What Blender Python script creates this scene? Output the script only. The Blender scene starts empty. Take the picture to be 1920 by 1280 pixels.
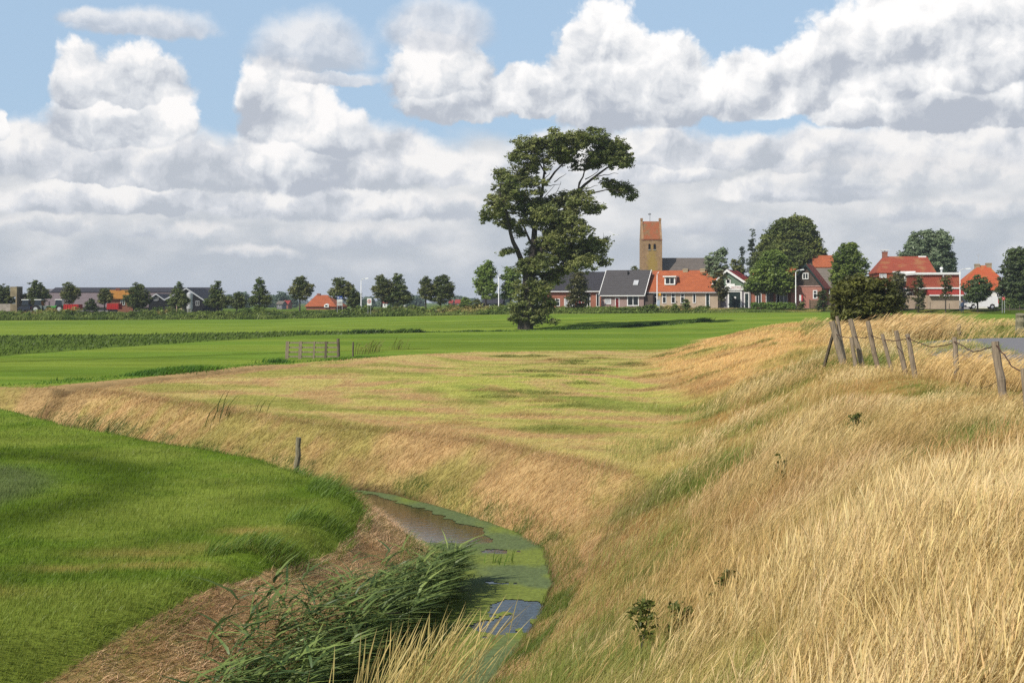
import bpy, bmesh, math, random
import numpy as np
from mathutils import Vector, Matrix

# ------------------------------------------------------------------ camera, world, sun, exposure
SC = bpy.context.scene
F = 2400.0            # focal length in photograph pixels
HZ = 566.0            # horizon row of the photograph
CZ = 3.4              # eye height above the polder
cam_d = bpy.data.cameras.new('camera')
cam = bpy.data.objects.new('camera', cam_d)
SC.collection.objects.link(cam)
cam.location = (0, 0, CZ)
cam.rotation_euler = (math.radians(90), 0, 0)
cam_d.sensor_width = 36.0
cam_d.lens = 36.0 * F / 1920.0
cam_d.shift_y = -(640 - HZ) / 1920.0
cam_d.clip_start = 0.1
cam_d.clip_end = 20000
SC.camera = cam

SUN_EL, SUN_AZ = math.radians(45), math.radians(-134)      # azimuth from +Y towards +X
sdir = Vector((math.sin(SUN_AZ) * math.cos(SUN_EL), math.cos(SUN_AZ) * math.cos(SUN_EL), math.sin(SUN_EL)))
sun_d = bpy.data.lights.new('sun', 'SUN')
sun_d.energy = 4.3
sun_d.angle = math.radians(0.53)
sun_d.color = (1.0, 0.94, 0.84)
sun = bpy.data.objects.new('sun', sun_d)
SC.collection.objects.link(sun)
sun.rotation_euler = sdir.to_track_quat('Z', 'Y').to_euler()
sun.location = (-40, -30, 60)

SC.view_settings.view_transform = 'Standard'
SC.view_settings.look = 'None'
SC.view_settings.exposure = 0.0
SC.view_settings.gamma = 1.0
SC.view_settings.use_curve_mapping = False
SC.cycles.use_denoising = False
SC.cycles.max_bounces = 6
SC.cycles.diffuse_bounces = 2
SC.cycles.transmission_bounces = 3
SC.cycles.transparent_max_bounces = 6

W = bpy.data.worlds.new("World")
SC.world = W
W.use_nodes = True


def build_world():
    nt = W.node_tree
    N, L = nt.nodes, nt.links
    for n in list(N):
        N.remove(n)

    def put(sock, v):
        if isinstance(v, bpy.types.NodeSocket):
            L.new(v, sock)
        elif v is not None:
            sock.default_value = v

    def M(op, a, b=None, c=None, clamp=False):
        n = N.new('ShaderNodeMath'); n.operation = op; n.use_clamp = clamp
        put(n.inputs[0], a)
        if b is not None: put(n.inputs[1], b)
        if c is not None: put(n.inputs[2], c)
        return n.outputs[0]

    def V(op, a, b=None, c=None, s=None):
        n = N.new('ShaderNodeVectorMath'); n.operation = op
        put(n.inputs[0], a)
        if b is not None: put(n.inputs[1], b)
        if c is not None: put(n.inputs[2], c)
        if s is not None: put(n.inputs['Scale'], s)
        return n.outputs['Value'] if op in ('LENGTH', 'DOT_PRODUCT') else n.outputs['Vector']

    def sep(v):
        n = N.new('ShaderNodeSeparateXYZ'); L.new(v, n.inputs[0]); return n.outputs

    def comb(x, y, z=0.0):
        n = N.new('ShaderNodeCombineXYZ'); put(n.inputs[0], x); put(n.inputs[1], y); put(n.inputs[2], z); return n.outputs[0]

    def mixc(f, a, b):
        n = N.new('ShaderNodeMix'); n.data_type = 'RGBA'
        put(n.inputs[0], f); put(n.inputs[6], a); put(n.inputs[7], b)
        return n.outputs[2]

    def mixf(f, a, b):
        n = N.new('ShaderNodeMix'); n.data_type = 'FLOAT'
        put(n.inputs[0], f); put(n.inputs[2], a); put(n.inputs[3], b)
        return n.outputs[0]

    def smooth(x, a, b):
        n = N.new('ShaderNodeMapRange'); n.interpolation_type = 'SMOOTHSTEP'
        put(n.inputs[0], x); put(n.inputs[1], a); put(n.inputs[2], b)
        n.inputs[3].default_value = 0; n.inputs[4].default_value = 1
        return n.outputs[0]

    def noise(v, scale, detail=4, rough=0.55, color=False):
        n = N.new('ShaderNodeTexNoise'); n.noise_dimensions = '2D'
        L.new(v, n.inputs['Vector']); n.inputs['Scale'].default_value = scale
        n.inputs['Detail'].default_value = detail; n.inputs['Roughness'].default_value = rough
        return n.outputs['Color'] if color else n.outputs[0]

    def voro(v, scale, detail=3.0, rough=0.5):
        n = N.new('ShaderNodeTexVoronoi'); n.voronoi_dimensions = '2D'; n.feature = 'SMOOTH_F1'
        n.inputs['Smoothness'].default_value = 0.35
        n.normalize = True
        L.new(v, n.inputs['Vector']); n.inputs['Scale'].default_value = scale
        n.inputs['Detail'].default_value = detail; n.inputs['Roughness'].default_value = rough
        return n.outputs['Distance']

    sky = N.new('ShaderNodeTexSky')
    sky.sky_type = 'NISHITA'; sky.sun_disc = False
    sky.sun_elevation = SUN_EL; sky.sun_rotation = SUN_AZ
    sky.air_density = 1.0; sky.dust_density = 1.2; sky.ozone_density = 1.0
    tc = N.new('ShaderNodeTexCoord')
    x, y, z = sep(tc.outputs['Generated'])
    az = M('ARCTAN2', x, y)
    hyp = M('SQRT', M('ADD', M('MULTIPLY', x, x), M('MULTIPLY', y, y)))
    el = M('ARCTAN2', z, hyp)
    p = comb(M('MULTIPLY', az, 24.0), M('MULTIPLY', el, 24.0))       # one unit is 2.4 degrees of sky

    S = 10.0                                                          # background strength is 1/S
    def C(r, g, b): return (r * S, g * S, b * S, 1)

    # cloud-free sky: Nishita, brightened a little by thin haze low down
    elv = sep(p)[1]
    clear = mixc(0.72, sky.outputs[0], C(0.47, 0.66, 0.88))
    clear = mixc(smooth(elv, 3.2, -0.2), clear, C(0.56, 0.64, 0.75))

    # low, far layer: a nearly closed stratocumulus deck with soft horizontal streaks
    ps = V('MULTIPLY', p, (0.62, 1.15, 1))
    n1 = noise(ps, 0.75, 5, 0.5)
    n1b = noise(V('ADD', ps, (7.3, 2.1, 0)), 1.15, 5, 0.5)
    cover = M('ADD', smooth(elv, 3.7, 2.1), M('MULTIPLY', M('SUBTRACT', n1, 0.5), 1.0))
    cover = smooth(cover, 0.30, 0.78)
    lowl = M('ADD', M('MULTIPLY', smooth(elv, 0.2, 3.0), 0.42), M('MULTIPLY', M('SUBTRACT', n1b, 0.42), 1.35))
    deck = mixc(smooth(lowl, -0.05, 0.85), C(0.52, 0.565, 0.62), C(0.86, 0.86, 0.86))
    deck = mixc(smooth(elv, 0.9, -0.1), deck, C(0.56, 0.61, 0.67))
    colour = mixc(cover, clear, deck)

    # shared relief of the cumulus: billows, broad light and shade, ragged outlines
    pl = V('MULTIPLY_ADD', colour, (1e-7, 1e-7, 0), p)                # chains the steps, so that few values are alive at once
    wv = V('SUBTRACT', noise(V('ADD', pl, (3.7, 1.9, 0)), 1.1, 9, 0.62, True), (0.5, 0.5, 0.5))
    pw0 = V('MULTIPLY_ADD', wv, (0.53, 0.42, 0), pl)
    b0 = voro(pw0, 1.9, 3.4, 0.6)
    relief = M('SUBTRACT', voro(V('ADD', pw0, (-0.06, 0.11, 0)), 1.9, 3.4, 0.6), b0)
    c0 = noise(pw0, 0.85, 2, 0.5)
    relief = M('ADD', relief, M('MULTIPLY', M('SUBTRACT', c0, noise(V('ADD', pw0, (-0.20, 0.34, 0)), 0.85, 2, 0.5)), 2.0))
    big = noise(V('ADD', pw0, (14.7, 6.9, 0)), 0.9, 6, 0.6)
    base_br = M('ADD', M('MULTIPLY', relief, 0.85), M('MULTIPLY', M('SUBTRACT', big, 0.5), 1.5))
    base_br = M('ADD', base_br, 0.24)

    # cumulus: each cloud is a set of lobes (direction, half width, height of its dome); flat bases
    def layer(colour, lobes, edge, dark, mid, light, soft=0.10, thick=1.0):
        dmin = None; h = None
        pw = V('MULTIPLY_ADD', colour, (1e-7, 1e-7, 0), pw0)
        for (cx, cy, rx, ry) in lobes:
            a = math.atan((cx - 960) / F)
            ca, ce = 24 * a, 24 * math.atan((HZ - cy) / F * math.cos(a))
            ix, iy = 100.0 / rx, 100.0 / ry
            pe = pw if dmin is None else V('MULTIPLY_ADD', comb(dmin, h), (1e-7, 1e-7, 0), pw)
            q = V('MULTIPLY_ADD', pe, (ix, iy, 0), (-ca * ix, -ce * iy, 0))
            q2 = V('MAXIMUM', V('MULTIPLY', q, (1, -2.4, 0)), q)
            sq = sep(q); d = V('LENGTH', comb(sq[0], sep(q2)[1])); qy = sq[1]
            if dmin is None:
                dmin, h = d, qy
            else:
                h = mixf(smooth(M('SUBTRACT', dmin, d), -0.12, 0.12), h, qy)
                dmin = M('SMOOTH_MIN', dmin, d, 0.15)
        dd = M('ADD', dmin, M('MULTIPLY', M('SUBTRACT', b0, 0.33), edge))
        alpha = M('MULTIPLY', smooth(dd, 1.0 + soft, 1.0 - soft), thick)
        br = M('ADD', M('MULTIPLY', h, 0.62), base_br)
        col = mixc(smooth(br, -0.15, 0.42), C(*dark), C(*mid))
        col = mixc(smooth(br, 0.25, 0.85), col, C(*light))
        return mixc(alpha, colour, col)

    grey = (0.52, 0.56, 0.62); midc = (0.71, 0.735, 0.78); white = (1.02, 1.0, 0.985)
    colour = layer(colour, [
        (60, 300, 130, 70), (200, 312, 200, 95), (370, 330, 120, 60), (540, 318, 120, 90), (700, 320, 160, 80), (860, 330, 120, 50),
        (1100, 300, 150, 60), (1230, 305, 110, 75), (1400, 300, 120, 45), (1560, 300, 130, 60), (1720, 300, 150, 80), (1880, 290, 120, 80),
        (200, 385, 230, 40), (620, 395, 260, 45), (1500, 365, 160, 40), (1230, 330, 120, 40)],
        0.38, grey, midc, (0.96, 0.945, 0.93), 0.20)
    colour = layer(colour, [(330, 440, 110, 22), (700, 450, 150, 28), (90, 425, 90, 22), (1400, 430, 140, 24), (1800, 400, 150, 26), (870, 400, 60, 30), (1620, 350, 110, 20), (480, 480, 80, 16), (1700, 340, 220, 40)],
        0.5, (0.53, 0.57, 0.635), (0.67, 0.70, 0.74), (0.92, 0.90, 0.885), 0.40, 0.80)
    colour = layer(colour, [
        (150, 175, 50, 90), (255, 175, 95, 85), (215, 250, 120, 70), (300, 235, 70, 80),
        (490, 200, 50, 85), (545, 235, 95, 110), (620, 270, 80, 75), (560, 330, 90, 80),
        (825, 160, 105, 95), (850, 205, 110, 60), (755, 165, 28, 40),
        (5, 250, 18, 40)],
        0.58, (0.50, 0.54, 0.61), (0.76, 0.785, 0.82), white, 0.13)
    colour = layer(colour, [
        (1000, 190, 95, 65), (1130, 180, 100, 175), (1250, 190, 100, 120), (1400, 190, 115, 85), (1530, 170, 95, 110),
        (1660, 150, 170, 160), (1830, 120, 160, 170), (1900, 210, 110, 70), (1760, 215, 120, 80), (1620, 215, 100, 60)],
        0.58, (0.49, 0.53, 0.60), (0.78, 0.80, 0.83), (1.05, 1.035, 1.02), 0.10)
    # thin grey shreds in front
    colour = layer(colour, [(585, 105, 105, 75), (270, 55, 120, 35), (820, 70, 95, 70), (620, 150, 80, 18), (180, 40, 60, 22)],
                   0.30, (0.52, 0.565, 0.64), (0.68, 0.71, 0.765), (0.90, 0.895, 0.90), 0.30, 0.85)
    # above 20 degrees (outside the picture) and below the horizon the sky stays clear
    high = M('ADD', smooth(elv, 6.2, 8.5), smooth(elv, -0.6, -1.2), clamp=True)
    bg = N.new('ShaderNodeBackground'); bg.inputs[1].default_value = 1.0 / S
    L.new(colour, bg.inputs[0])
    bg2 = N.new('ShaderNodeBackground'); bg2.inputs[1].default_value = 1.0 / S
    L.new(sky.outputs[0], bg2.inputs[0])
    ms = N.new('ShaderNodeMixShader'); L.new(high, ms.inputs[0]); L.new(bg.outputs[0], ms.inputs[1]); L.new(bg2.outputs[0], ms.inputs[2])
    out = N.new('ShaderNodeOutputWorld'); L.new(ms.outputs[0], out.inputs[0])
    W.cycles.sampling_method = 'MANUAL'
    W.cycles.sample_map_resolution = 512


build_world()

# ------------------------------------------------------------------ helpers
rng = np.random.default_rng(7)


def sstep(a, b, x):
    t = np.clip((np.asarray(x, float) - a) / (b - a), 0, 1)
    return t * t * (3 - 2 * t)


def hash2(i, j, s):
    h = (i.astype(np.int64) * 374761393 + j.astype(np.int64) * 668265263 + s * 1442695041) & 0xffffffff
    h = ((h ^ (h >> 13)) * 1274126177) & 0xffffffff
    h = (h ^ (h >> 16)) & 0xffffffff
    return h / 4294967295.0


def vnoise(x, y, s=0):
    x = np.asarray(x, float); y = np.asarray(y, float)
    i = np.floor(x); j = np.floor(y)
    fx = x - i; fy = y - j
    fx = fx * fx * (3 - 2 * fx); fy = fy * fy * (3 - 2 * fy)
    a = hash2(i, j, s); b = hash2(i + 1, j, s); c = hash2(i, j + 1, s); d = hash2(i + 1, j + 1, s)
    return (a * (1 - fx) + b * fx) * (1 - fy) + (c * (1 - fx) + d * fx) * fy


def fbm(x, y, s=0, o=4, r=0.5):
    v = 0; a = 1; t = 0
    for k in range(o):
        v = v + a * vnoise(x * 2 ** k + 17.3 * k, y * 2 ** k - 9.1 * k, s + k)
        t += a; a *= r
    return v / t


def poly_dist(X, Y, pts):
    d = np.full(np.shape(X), 1e9)
    for (x0, y0), (x1, y1) in zip(pts[:-1], pts[1:]):
        ex, ey = x1 - x0, y1 - y0
        t = np.clip(((X - x0) * ex + (Y - y0) * ey) / (ex * ex + ey * ey), 0, 1)
        d = np.minimum(d, np.hypot(X - x0 - t * ex, Y - y0 - t * ey))
    return d


def in_poly(X, Y, pts):
    c = np.zeros(np.shape(X), bool)
    n = len(pts)
    for k in range(n):
        x0, y0 = pts[k]; x1, y1 = pts[(k + 1) % n]
        if y0 == y1: continue
        c ^= ((y0 > Y) != (y1 > Y)) & (X < (x1 - x0) * (Y - y0) / (y1 - y0) + x0)
    return c


def srgb(r, g, b):
    f = lambda v: (v / 255 / 12.92) if v / 255 <= 0.04045 else ((v / 255 + 0.055) / 1.055) ** 2.4
    return np.array([f(r), f(g), f(b)])


def world(px, py, z=0.0):
    """A point of the land: where the sight line through a photograph pixel meets height z."""
    Y = (CZ - z) * F / (py - HZ)
    return ((px - 960) / F * Y, Y)


def at(px, py, Y):
    return Vector(((px - 960) / F * Y, Y, CZ - (py - HZ) / F * Y))


# ------------------------------------------------------------------ the lie of the land
DITCH = [(-22, -14), (-13, 1), (-6.2, 7.5), (-3.3, 11), (-1.95, 13.4), (-1.30, 15.5), (-0.75, 18), (-0.35, 20.8), (-0.45, 23.5), (-1.30, 25.8), (-2.45, 28), (-3.6, 30.0)]
DITCH_B = [(-3.6, 30.0), (-6.6, 32.8), (-10.2, 36.8), (-13.2, 41.0), (-16.6, 45.6), (-19.5, 47.6), (-40, 53)]
DITCH_C = [(-17.6, 46.3), (-16.8, 52.5), (-14.2, 62), (-12.4, 68.5)]
TOE_Y = [-30, 0, 6, 11.4, 18, 24, 30, 38, 50, 63, 78, 90, 105, 120, 150]
TOE_X = [-4.0, -2.8, -1.3, 0.1, 0.9, 2.2, 3.7, 5.0, 5.4, 6.0, 8.2, 11.2, 14.5, 17.5, 24]
CRE_Y = [-30, 0, 5.7, 13, 21, 38, 60, 80, 92, 120, 150]
CRE_X = [-2.0, 0.3, 2.4, 5.2, 7.6, 9.6, 13.0, 16.6, 19.5, 27, 36]
ROAD = [(11.5, -30), (12.2, 0), (13.6, 20), (14.9, 33), (16.2, 43), (18.4, 50), (22.5, 55.5), (30, 58), (42, 58.5), (90, 59)]
WATER_Z = -1.2


def px_of(X, Y):
    return 960 + F * X / np.maximum(Y, 1.0)


def y_road(px): return np.interp(px, [-400, 0, 700, 1100, 1500, 1920, 2300], [252, 240, 219, 207, 195.5, 184, 174])
def z_foot(px): return np.interp(px, [-400, 0, 500, 700, 1000, 1100, 1400, 1550, 1920], [0.1, 0.1, 0.5, 1.0, 1.55, 1.6, 1.85, 1.95, 1.75])
def z_road(px): return np.interp(px, [-400, 0, 500, 700, 1100, 1500, 1920], [1.25, 1.25, 1.5, 1.75, 2.38, 2.40, 2.28])


def height(X, Y):
    X = np.asarray(X, float); Y = np.asarray(Y, float)
    px = px_of(X, Y)
    xt = np.interp(Y, TOE_Y, TOE_X); xc = np.interp(Y, CRE_Y, CRE_X)
    wob = (fbm(X * 0.25, Y * 0.25, 3, 3) - 0.5)
    t = (X - xt + wob * 1.0) / (xc - xt)
    dike = 1.70 * sstep(-0.10, 1.12, t) + 0.12 * (fbm(X * 0.5, Y * 0.5, 11, 3) - 0.5) * sstep(0, 0.4, t)
    # rounded shoulder where the mown dike bulges out
    dike = dike + 0.22 * np.exp(-((X - 15.5) / 4.5) ** 2 - ((Y - 84) / 10.0) ** 2)
    z = dike + 0.10 * (fbm(X * 0.12, Y * 0.12, 5, 3) - 0.5)
    # rise to the village mound
    yr = y_road(px); yh = yr - 9.0
    far = z_foot(px) * sstep(118, 1.0, 0) if False else z_foot(px) * sstep(0, 1, (Y - 120) / (yh - 120))
    k = sstep(100, 165, Y)
    z = z * (1 - k) + np.maximum(far, 0) * k
    bank = sstep(0, 1, (Y - yh) / 7.0)
    z = np.where(Y > yh - 1, np.maximum(z, 0) * (1 - bank) + z_road(px) * bank, z)
    beyond = sstep(60, 260, Y - yr)
    z = z * (1 - beyond) + 0.6 * beyond
    # ditches
    wb = 0.22 * (fbm(X * 0.9, Y * 0.9, 21, 3) - 0.5)
    d = np.minimum(poly_dist(X, Y, DITCH), poly_dist(X, Y, DITCH_B)) + wb
    right = sstep(0, 0.6, X - np.interp(Y, [p[1] for p in DITCH], [p[0] for p in DITCH])) * sstep(27, 24, Y)
    d = d - 0.28 * np.exp(-((Y - 27) / 2.6) ** 2)
    prof = -1.50 + np.clip(d - 0.50, 0, None) * (0.74 - 0.18 * right)
    lim = np.minimum(prof, z)
    s = np.clip(0.5 + 0.5 * (z - prof) / 0.25, 0, 1)
    z = np.where(d < 6, z * (1 - s) + prof * s - 0.25 * s * (1 - s) * 0.5, z)
    d3 = poly_dist(X, Y, DITCH_C) + wb
    prof3 = -0.22 + np.clip(d3 - 0.2, 0, None) * 0.4
    z = np.where(d3 < 2.5, np.minimum(z, prof3), z)
    return z


# ------------------------------------------------------------------ land cover colours (what grows where)
LUSH = srgb(100, 124, 40); LUSH2 = srgb(126, 140, 58); FAR1 = srgb(110, 136, 52); FAR2 = srgb(126, 144, 58)
DARKG = srgb(96, 116, 50); HAYT = srgb(194, 174, 114); HAYP = srgb(186, 156, 108); HAYG = srgb(152, 152, 76); LIME = srgb(174, 174, 90)
STRAW = srgb(176, 146, 100); EARTH = srgb(70, 56, 40); GOLD = srgb(190, 152, 92); DGREEN = srgb(104, 112, 48); VERGE = srgb(84, 104, 38)

LEFT_FIELD = [(-60, -4), (-24, -4), (-15, 4), (-7.4, 9.5), (-4.85, 12.2), (-4.05, 14.3), (-3.5, 16.4), (-2.85, 18.6), (-2.5, 20.7), (-2.65, 22.6), (-3.9, 26.2), (-5.6, 28.6),
              (-8.7, 31.6), (-11.6, 36.2), (-14.6, 40.8), (-17.6, 43.6), (-22, 45.5), (-60, 55)]
DARK_BAND = [world(-600, 672), world(0, 668), world(200, 653), world(380, 640), world(560, 629.5), world(830, 624), world(560, 622.5), world(330, 626), world(0, 630), world(-600, 634)]
HAY_EDGE_X = [-22, -12.4, -9.8, -7, -2, 4, 12, 16]       # far edge of the mown meadow
HAY_EDGE_Y = [57, 70, 75, 82, 87.5, 89, 90, 90]


def mix(a, b, t):
    t = np.asarray(t)[..., None]
    return a * (1 - t) + b * t


def zones(X, Y):
    xt = np.interp(Y, TOE_Y, TOE_X); xc = np.interp(Y, CRE_Y, CRE_X)
    n = fbm(X * 0.6, Y * 0.6, 31, 4)
    wob = (n - 0.5) * 1.2
    left = in_poly(X + wob * 0.25, Y + wob * 0.25, LEFT_FIELD)
    dd = np.minimum(poly_dist(X, Y, DITCH), poly_dist(X, Y, DITCH_B))
    d3 = poly_dist(X, Y, DITCH_C)
    hay_far = np.interp(X, HAY_EDGE_X, HAY_EDGE_Y)
    side_c = X > np.interp(Y, [40, 46.3, 52.5, 62, 68.5, 76], [-18.5, -17.6, -16.8, -14.2, -12.4, -10.6])
    meadow = (Y < hay_far + wob) & (X < xt + 1.2) & ~left & (side_c | (Y < 46)) & (Y > 8)
    t = (X - xt) / (xc - xt)
    dike = (X > xt - 0.3) & (Y < 118)
    return dict(n=n, left=left, dd=dd, d3=d3, meadow=meadow, dike=dike, t=t, hay_far=hay_far, xt=xt, xc=xc)


def meadow_colour(X, Y, n):
    sx = X * 0.26 + 0.05 * Y; sy = Y * 0.30 + 0.08 * X + 5.0 * (fbm(X * 0.09, Y * 0.07, 44, 2) - 0.5)
    s1 = fbm(sx, sy, 41, 4, 0.6); s2 = fbm(sx * 2.1 + 5, sy * 1.8, 47, 4, 0.6)
    green = np.exp(-((Y - 54) / 20) ** 2) * np.exp(-((X - 1.5) / 9.0) ** 2)
    c = mix(HAYT, HAYP, sstep(0.45, 0.62, s2))
    c = mix(c, HAYG, sstep(0.46, 0.64, s1) * 0.75)
    c = mix(c, LIME, np.clip(sstep(0.42, 0.62, 1 - s2) * green * 1.2, 0, 1))
    sw = np.sin(2 * math.pi * (Y * 0.42 + 0.06 * X + 5.0 * fbm(X * 0.06, Y * 0.05, 49, 2)))
    c = c * (1 + 0.07 * sw * (0.4 + s2))[..., None]
    c = mix(c, DARKG * 1.25, sstep(0.54, 0.70, s1) * np.clip(green * 1.3, 0, 1) * 0.5)
    return c


def cover_colour(X, Y):
    q = zones(X, Y)
    n = q['n']; px = px_of(X, Y)
    # far meadows
    st = fbm(X * 0.02, Y * 0.22, 51, 4, 0.6)
    c = mix(FAR1, FAR2, sstep(0.38, 0.62, st))
    c = mix(c, FAR1 * 0.72, sstep(0.54, 0.7, fbm(X * 0.03 + 9, Y * 0.35, 55, 3)) * 0.6)
    c = c * (0.86 + 0.28 * fbm(X * 0.25, Y * 0.9, 56, 4, 0.65))[..., None]
    band = in_poly(X, Y, DARK_BAND)
    c = np.where(band[..., None], mix(DARKG, DARKG * 0.75, sstep(0.35, 0.7, fbm(X * 0.4, Y * 0.4, 57, 3))), c)
    # wheel tracks and darker strips in the meadow beyond the gate
    tr = np.abs(Y - (X * 0.85 + 98 + 1.5 * (n - 0.5))) < 1.2
    c = np.where((tr & (X < -6) & (Y < 100))[..., None], c * 0.72, c)
    # lush near field on the left
    m = sstep(0.35, 0.65, fbm(X * 0.35, Y * 0.35, 61, 4, 0.6))
    lf = mix(LUSH, LUSH2, m) * (0.8 + 0.4 * fbm(X * 1.1, Y * 1.1, 66, 4, 0.6))[..., None]
    bare = sstep(0.60, 0.72, fbm(X * 0.5 + 3, Y * 0.9, 63, 3)) * sstep(19, 16, Y) * 0.9
    for bx, by, br, bs in ((-5.1, 17.3, .75, .32), (-5.7, 16.3, .5, .22), (-4.7, 16.5, .8, .22), (-6.6, 14.9, .8, .3), (-3.9, 19.0, .5, .3), (-7.4, 13.6, .9, .3)):
        bare = np.maximum(bare, np.exp(-((X - bx) / br) ** 2 - ((Y - by) / bs) ** 2) * (0.5 + n) * 0.95)
    lf = mix(lf, srgb(166, 148, 84), np.clip(bare, 0, 1))
    lf = mix(lf, FAR1 * 0.95, sstep(33, 43, Y) * 0.8)
    rad = np.hypot(X + 12.2, (Y - 22.8) * 0.85)
    lf = mix(lf, LUSH * 0.55, np.exp(-((rad - 5.0) / 0.8) ** 2) * 0.85)
    lf = mix(lf, np.array([0.12, 0.15, 0.06]), sstep(4.2, 3.2, rad) * 0.75)
    lf = mix(lf, LUSH * 0.7, np.exp(-((rad - 8.2) / 0.5) ** 2) * 0.35)
    c = np.where(q['left'][..., None], lf, c)
    # mown meadow and banks
    mc = meadow_colour(X, Y, n)
    c = np.where((q['meadow'] | ((X < q['xt'] + 3) & (X > q['xt'] - 2) & (Y > 24) & (Y < q['hay_far'])))[..., None], mc, c)
    bank = q['dd'] < 3.2
    bc = mix(STRAW, HAYP, sstep(0.4, 0.6, fbm(X * 0.8, Y * 0.8, 71, 3)))
    bc = mix(bc, HAYG * 0.95, sstep(0.42, 0.72, fbm(X * 0.5 + 4, Y * 0.5, 73, 5, 0.65)) * 0.6)
    c = np.where((bank & ~q['left'] & (X < q['xt'] + 1.0))[..., None], bc, c)
    c = np.where(((q['d3'] < 1.6))[..., None], mix(HAYP * 0.85, STRAW * 0.6, sstep(0.7, 0.2, q['d3'])), c)
    c = np.where((q['dd'] < 1.15)[..., None], mix(c, EARTH * 0.8, sstep(1.15, 0.9, q['dd'])), c)
    # dike
    gd = sstep(0.44, 0.62, fbm(X * 0.35, Y * 0.35, 81, 4, 0.6))
    dc = mix(GOLD * 0.75, DGREEN * 0.85, gd)
    mown = mix(srgb(204, 170, 112), srgb(160, 150, 82), sstep(0.46, 0.70, fbm(X * 0.30, Y * 0.22, 83, 5, 0.65)) * 0.8)
    mown = mix(mown, srgb(168, 130, 86), sstep(0.48, 0.70, fbm(X * 0.45 + 3, Y * 0.30, 87, 5, 0.65)) * 0.7)
    dc = mix(dc, mown, sstep(40, 48, Y + wobble(X, Y)))
    dc = mix(dc, VERGE * 1.2, sstep(1.12, 1.5, q['t']) * sstep(30, 46, Y))
    c = np.where(q['dike'][..., None], mix(c, dc, sstep(-0.6, 1.9, X - q['xt'] + (n - 0.5) * 3.0)), c)
    # plateau right of the dike: verge, then the strip of green field
    right = (X > q['xc'] + 0.5) & (Y > 61)
    rc = mix(VERGE, srgb(150, 130, 74), sstep(0.42, 0.62, fbm(X * 0.2, Y * 0.2, 91, 3)))
    rc = mix(rc, FAR1, sstep(98, 104, Y + 3 * (n - 0.5)))
    c = np.where((right & (px > 1540))[..., None], rc, c)
    # road bank and village ground
    yr = y_road(px)
    vb = sstep(-13, -10.5, Y - yr)
    vc = mix(VERGE * 0.75, srgb(128, 122, 62), sstep(0.5, 0.66, fbm(X * 0.25, Y * 0.25, 93, 3)) * 0.7)
    c = mix(c, vc, vb)
    fb = sstep(25, 60, Y - yr)
    c = mix(c, mix(DARKG * 0.8, FAR1 * 0.8, sstep(0.4, 0.6, fbm(X * 0.01, Y * 0.02, 95, 3))), fb)
    return c


def wobble(X, Y):
    return 10 * (fbm(X * 0.12, Y * 0.12, 85, 3) - 0.5) + (X - 9.0) * -0.5


# ------------------------------------------------------------------ object and material helpers
def put_props(o, label=None, cat=None, group=None, kind=None):
    if label: o['label'] = label
    if cat: o['category'] = cat
    if group: o['group'] = group
    if kind: o['kind'] = kind
    return o


def np_obj(name, co, quads=None, tris=None, col=None, mat=None, parent=None, smooth=False, colname='Col'):
    me = bpy.data.meshes.new(name)
    co = np.ascontiguousarray(co, np.float32)
    nq = 0 if quads is None else len(quads); ntr = 0 if tris is None else len(tris)
    loops = []
    if nq: loops.append(np.asarray(quads, np.int32).ravel())
    if ntr: loops.append(np.asarray(tris, np.int32).ravel())
    loops = np.concatenate(loops)
    starts = np.concatenate([np.arange(nq) * 4, nq * 4 + np.arange(ntr) * 3]).astype(np.int32)
    me.vertices.add(len(co)); me.vertices.foreach_set('co', co.ravel())
    me.loops.add(len(loops)); me.loops.foreach_set('vertex_index', loops)
    me.polygons.add(nq + ntr); me.polygons.foreach_set('loop_start', starts)
    if smooth: me.polygons.foreach_set('use_smooth', np.ones(nq + ntr, bool))
    if col is not None:
        a = me.attributes.new(colname, 'FLOAT_COLOR', 'POINT')
        rgba = np.ones((len(co), 4), np.float32); rgba[:, :3] = col
        a.data.foreach_set('color', rgba.ravel())
    me.update(calc_edges=True)
    if mat: me.materials.append(mat)
    o = bpy.data.objects.new(name, me)
    SC.collection.objects.link(o)
    if parent: o.parent = parent
    return o


def nodemat(name):
    m = bpy.data.materials.new(name); m.use_nodes = True
    nt = m.node_tree
    b = nt.nodes['Principled BSDF']
    return m, nt, nt.nodes, nt.links, b


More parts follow.
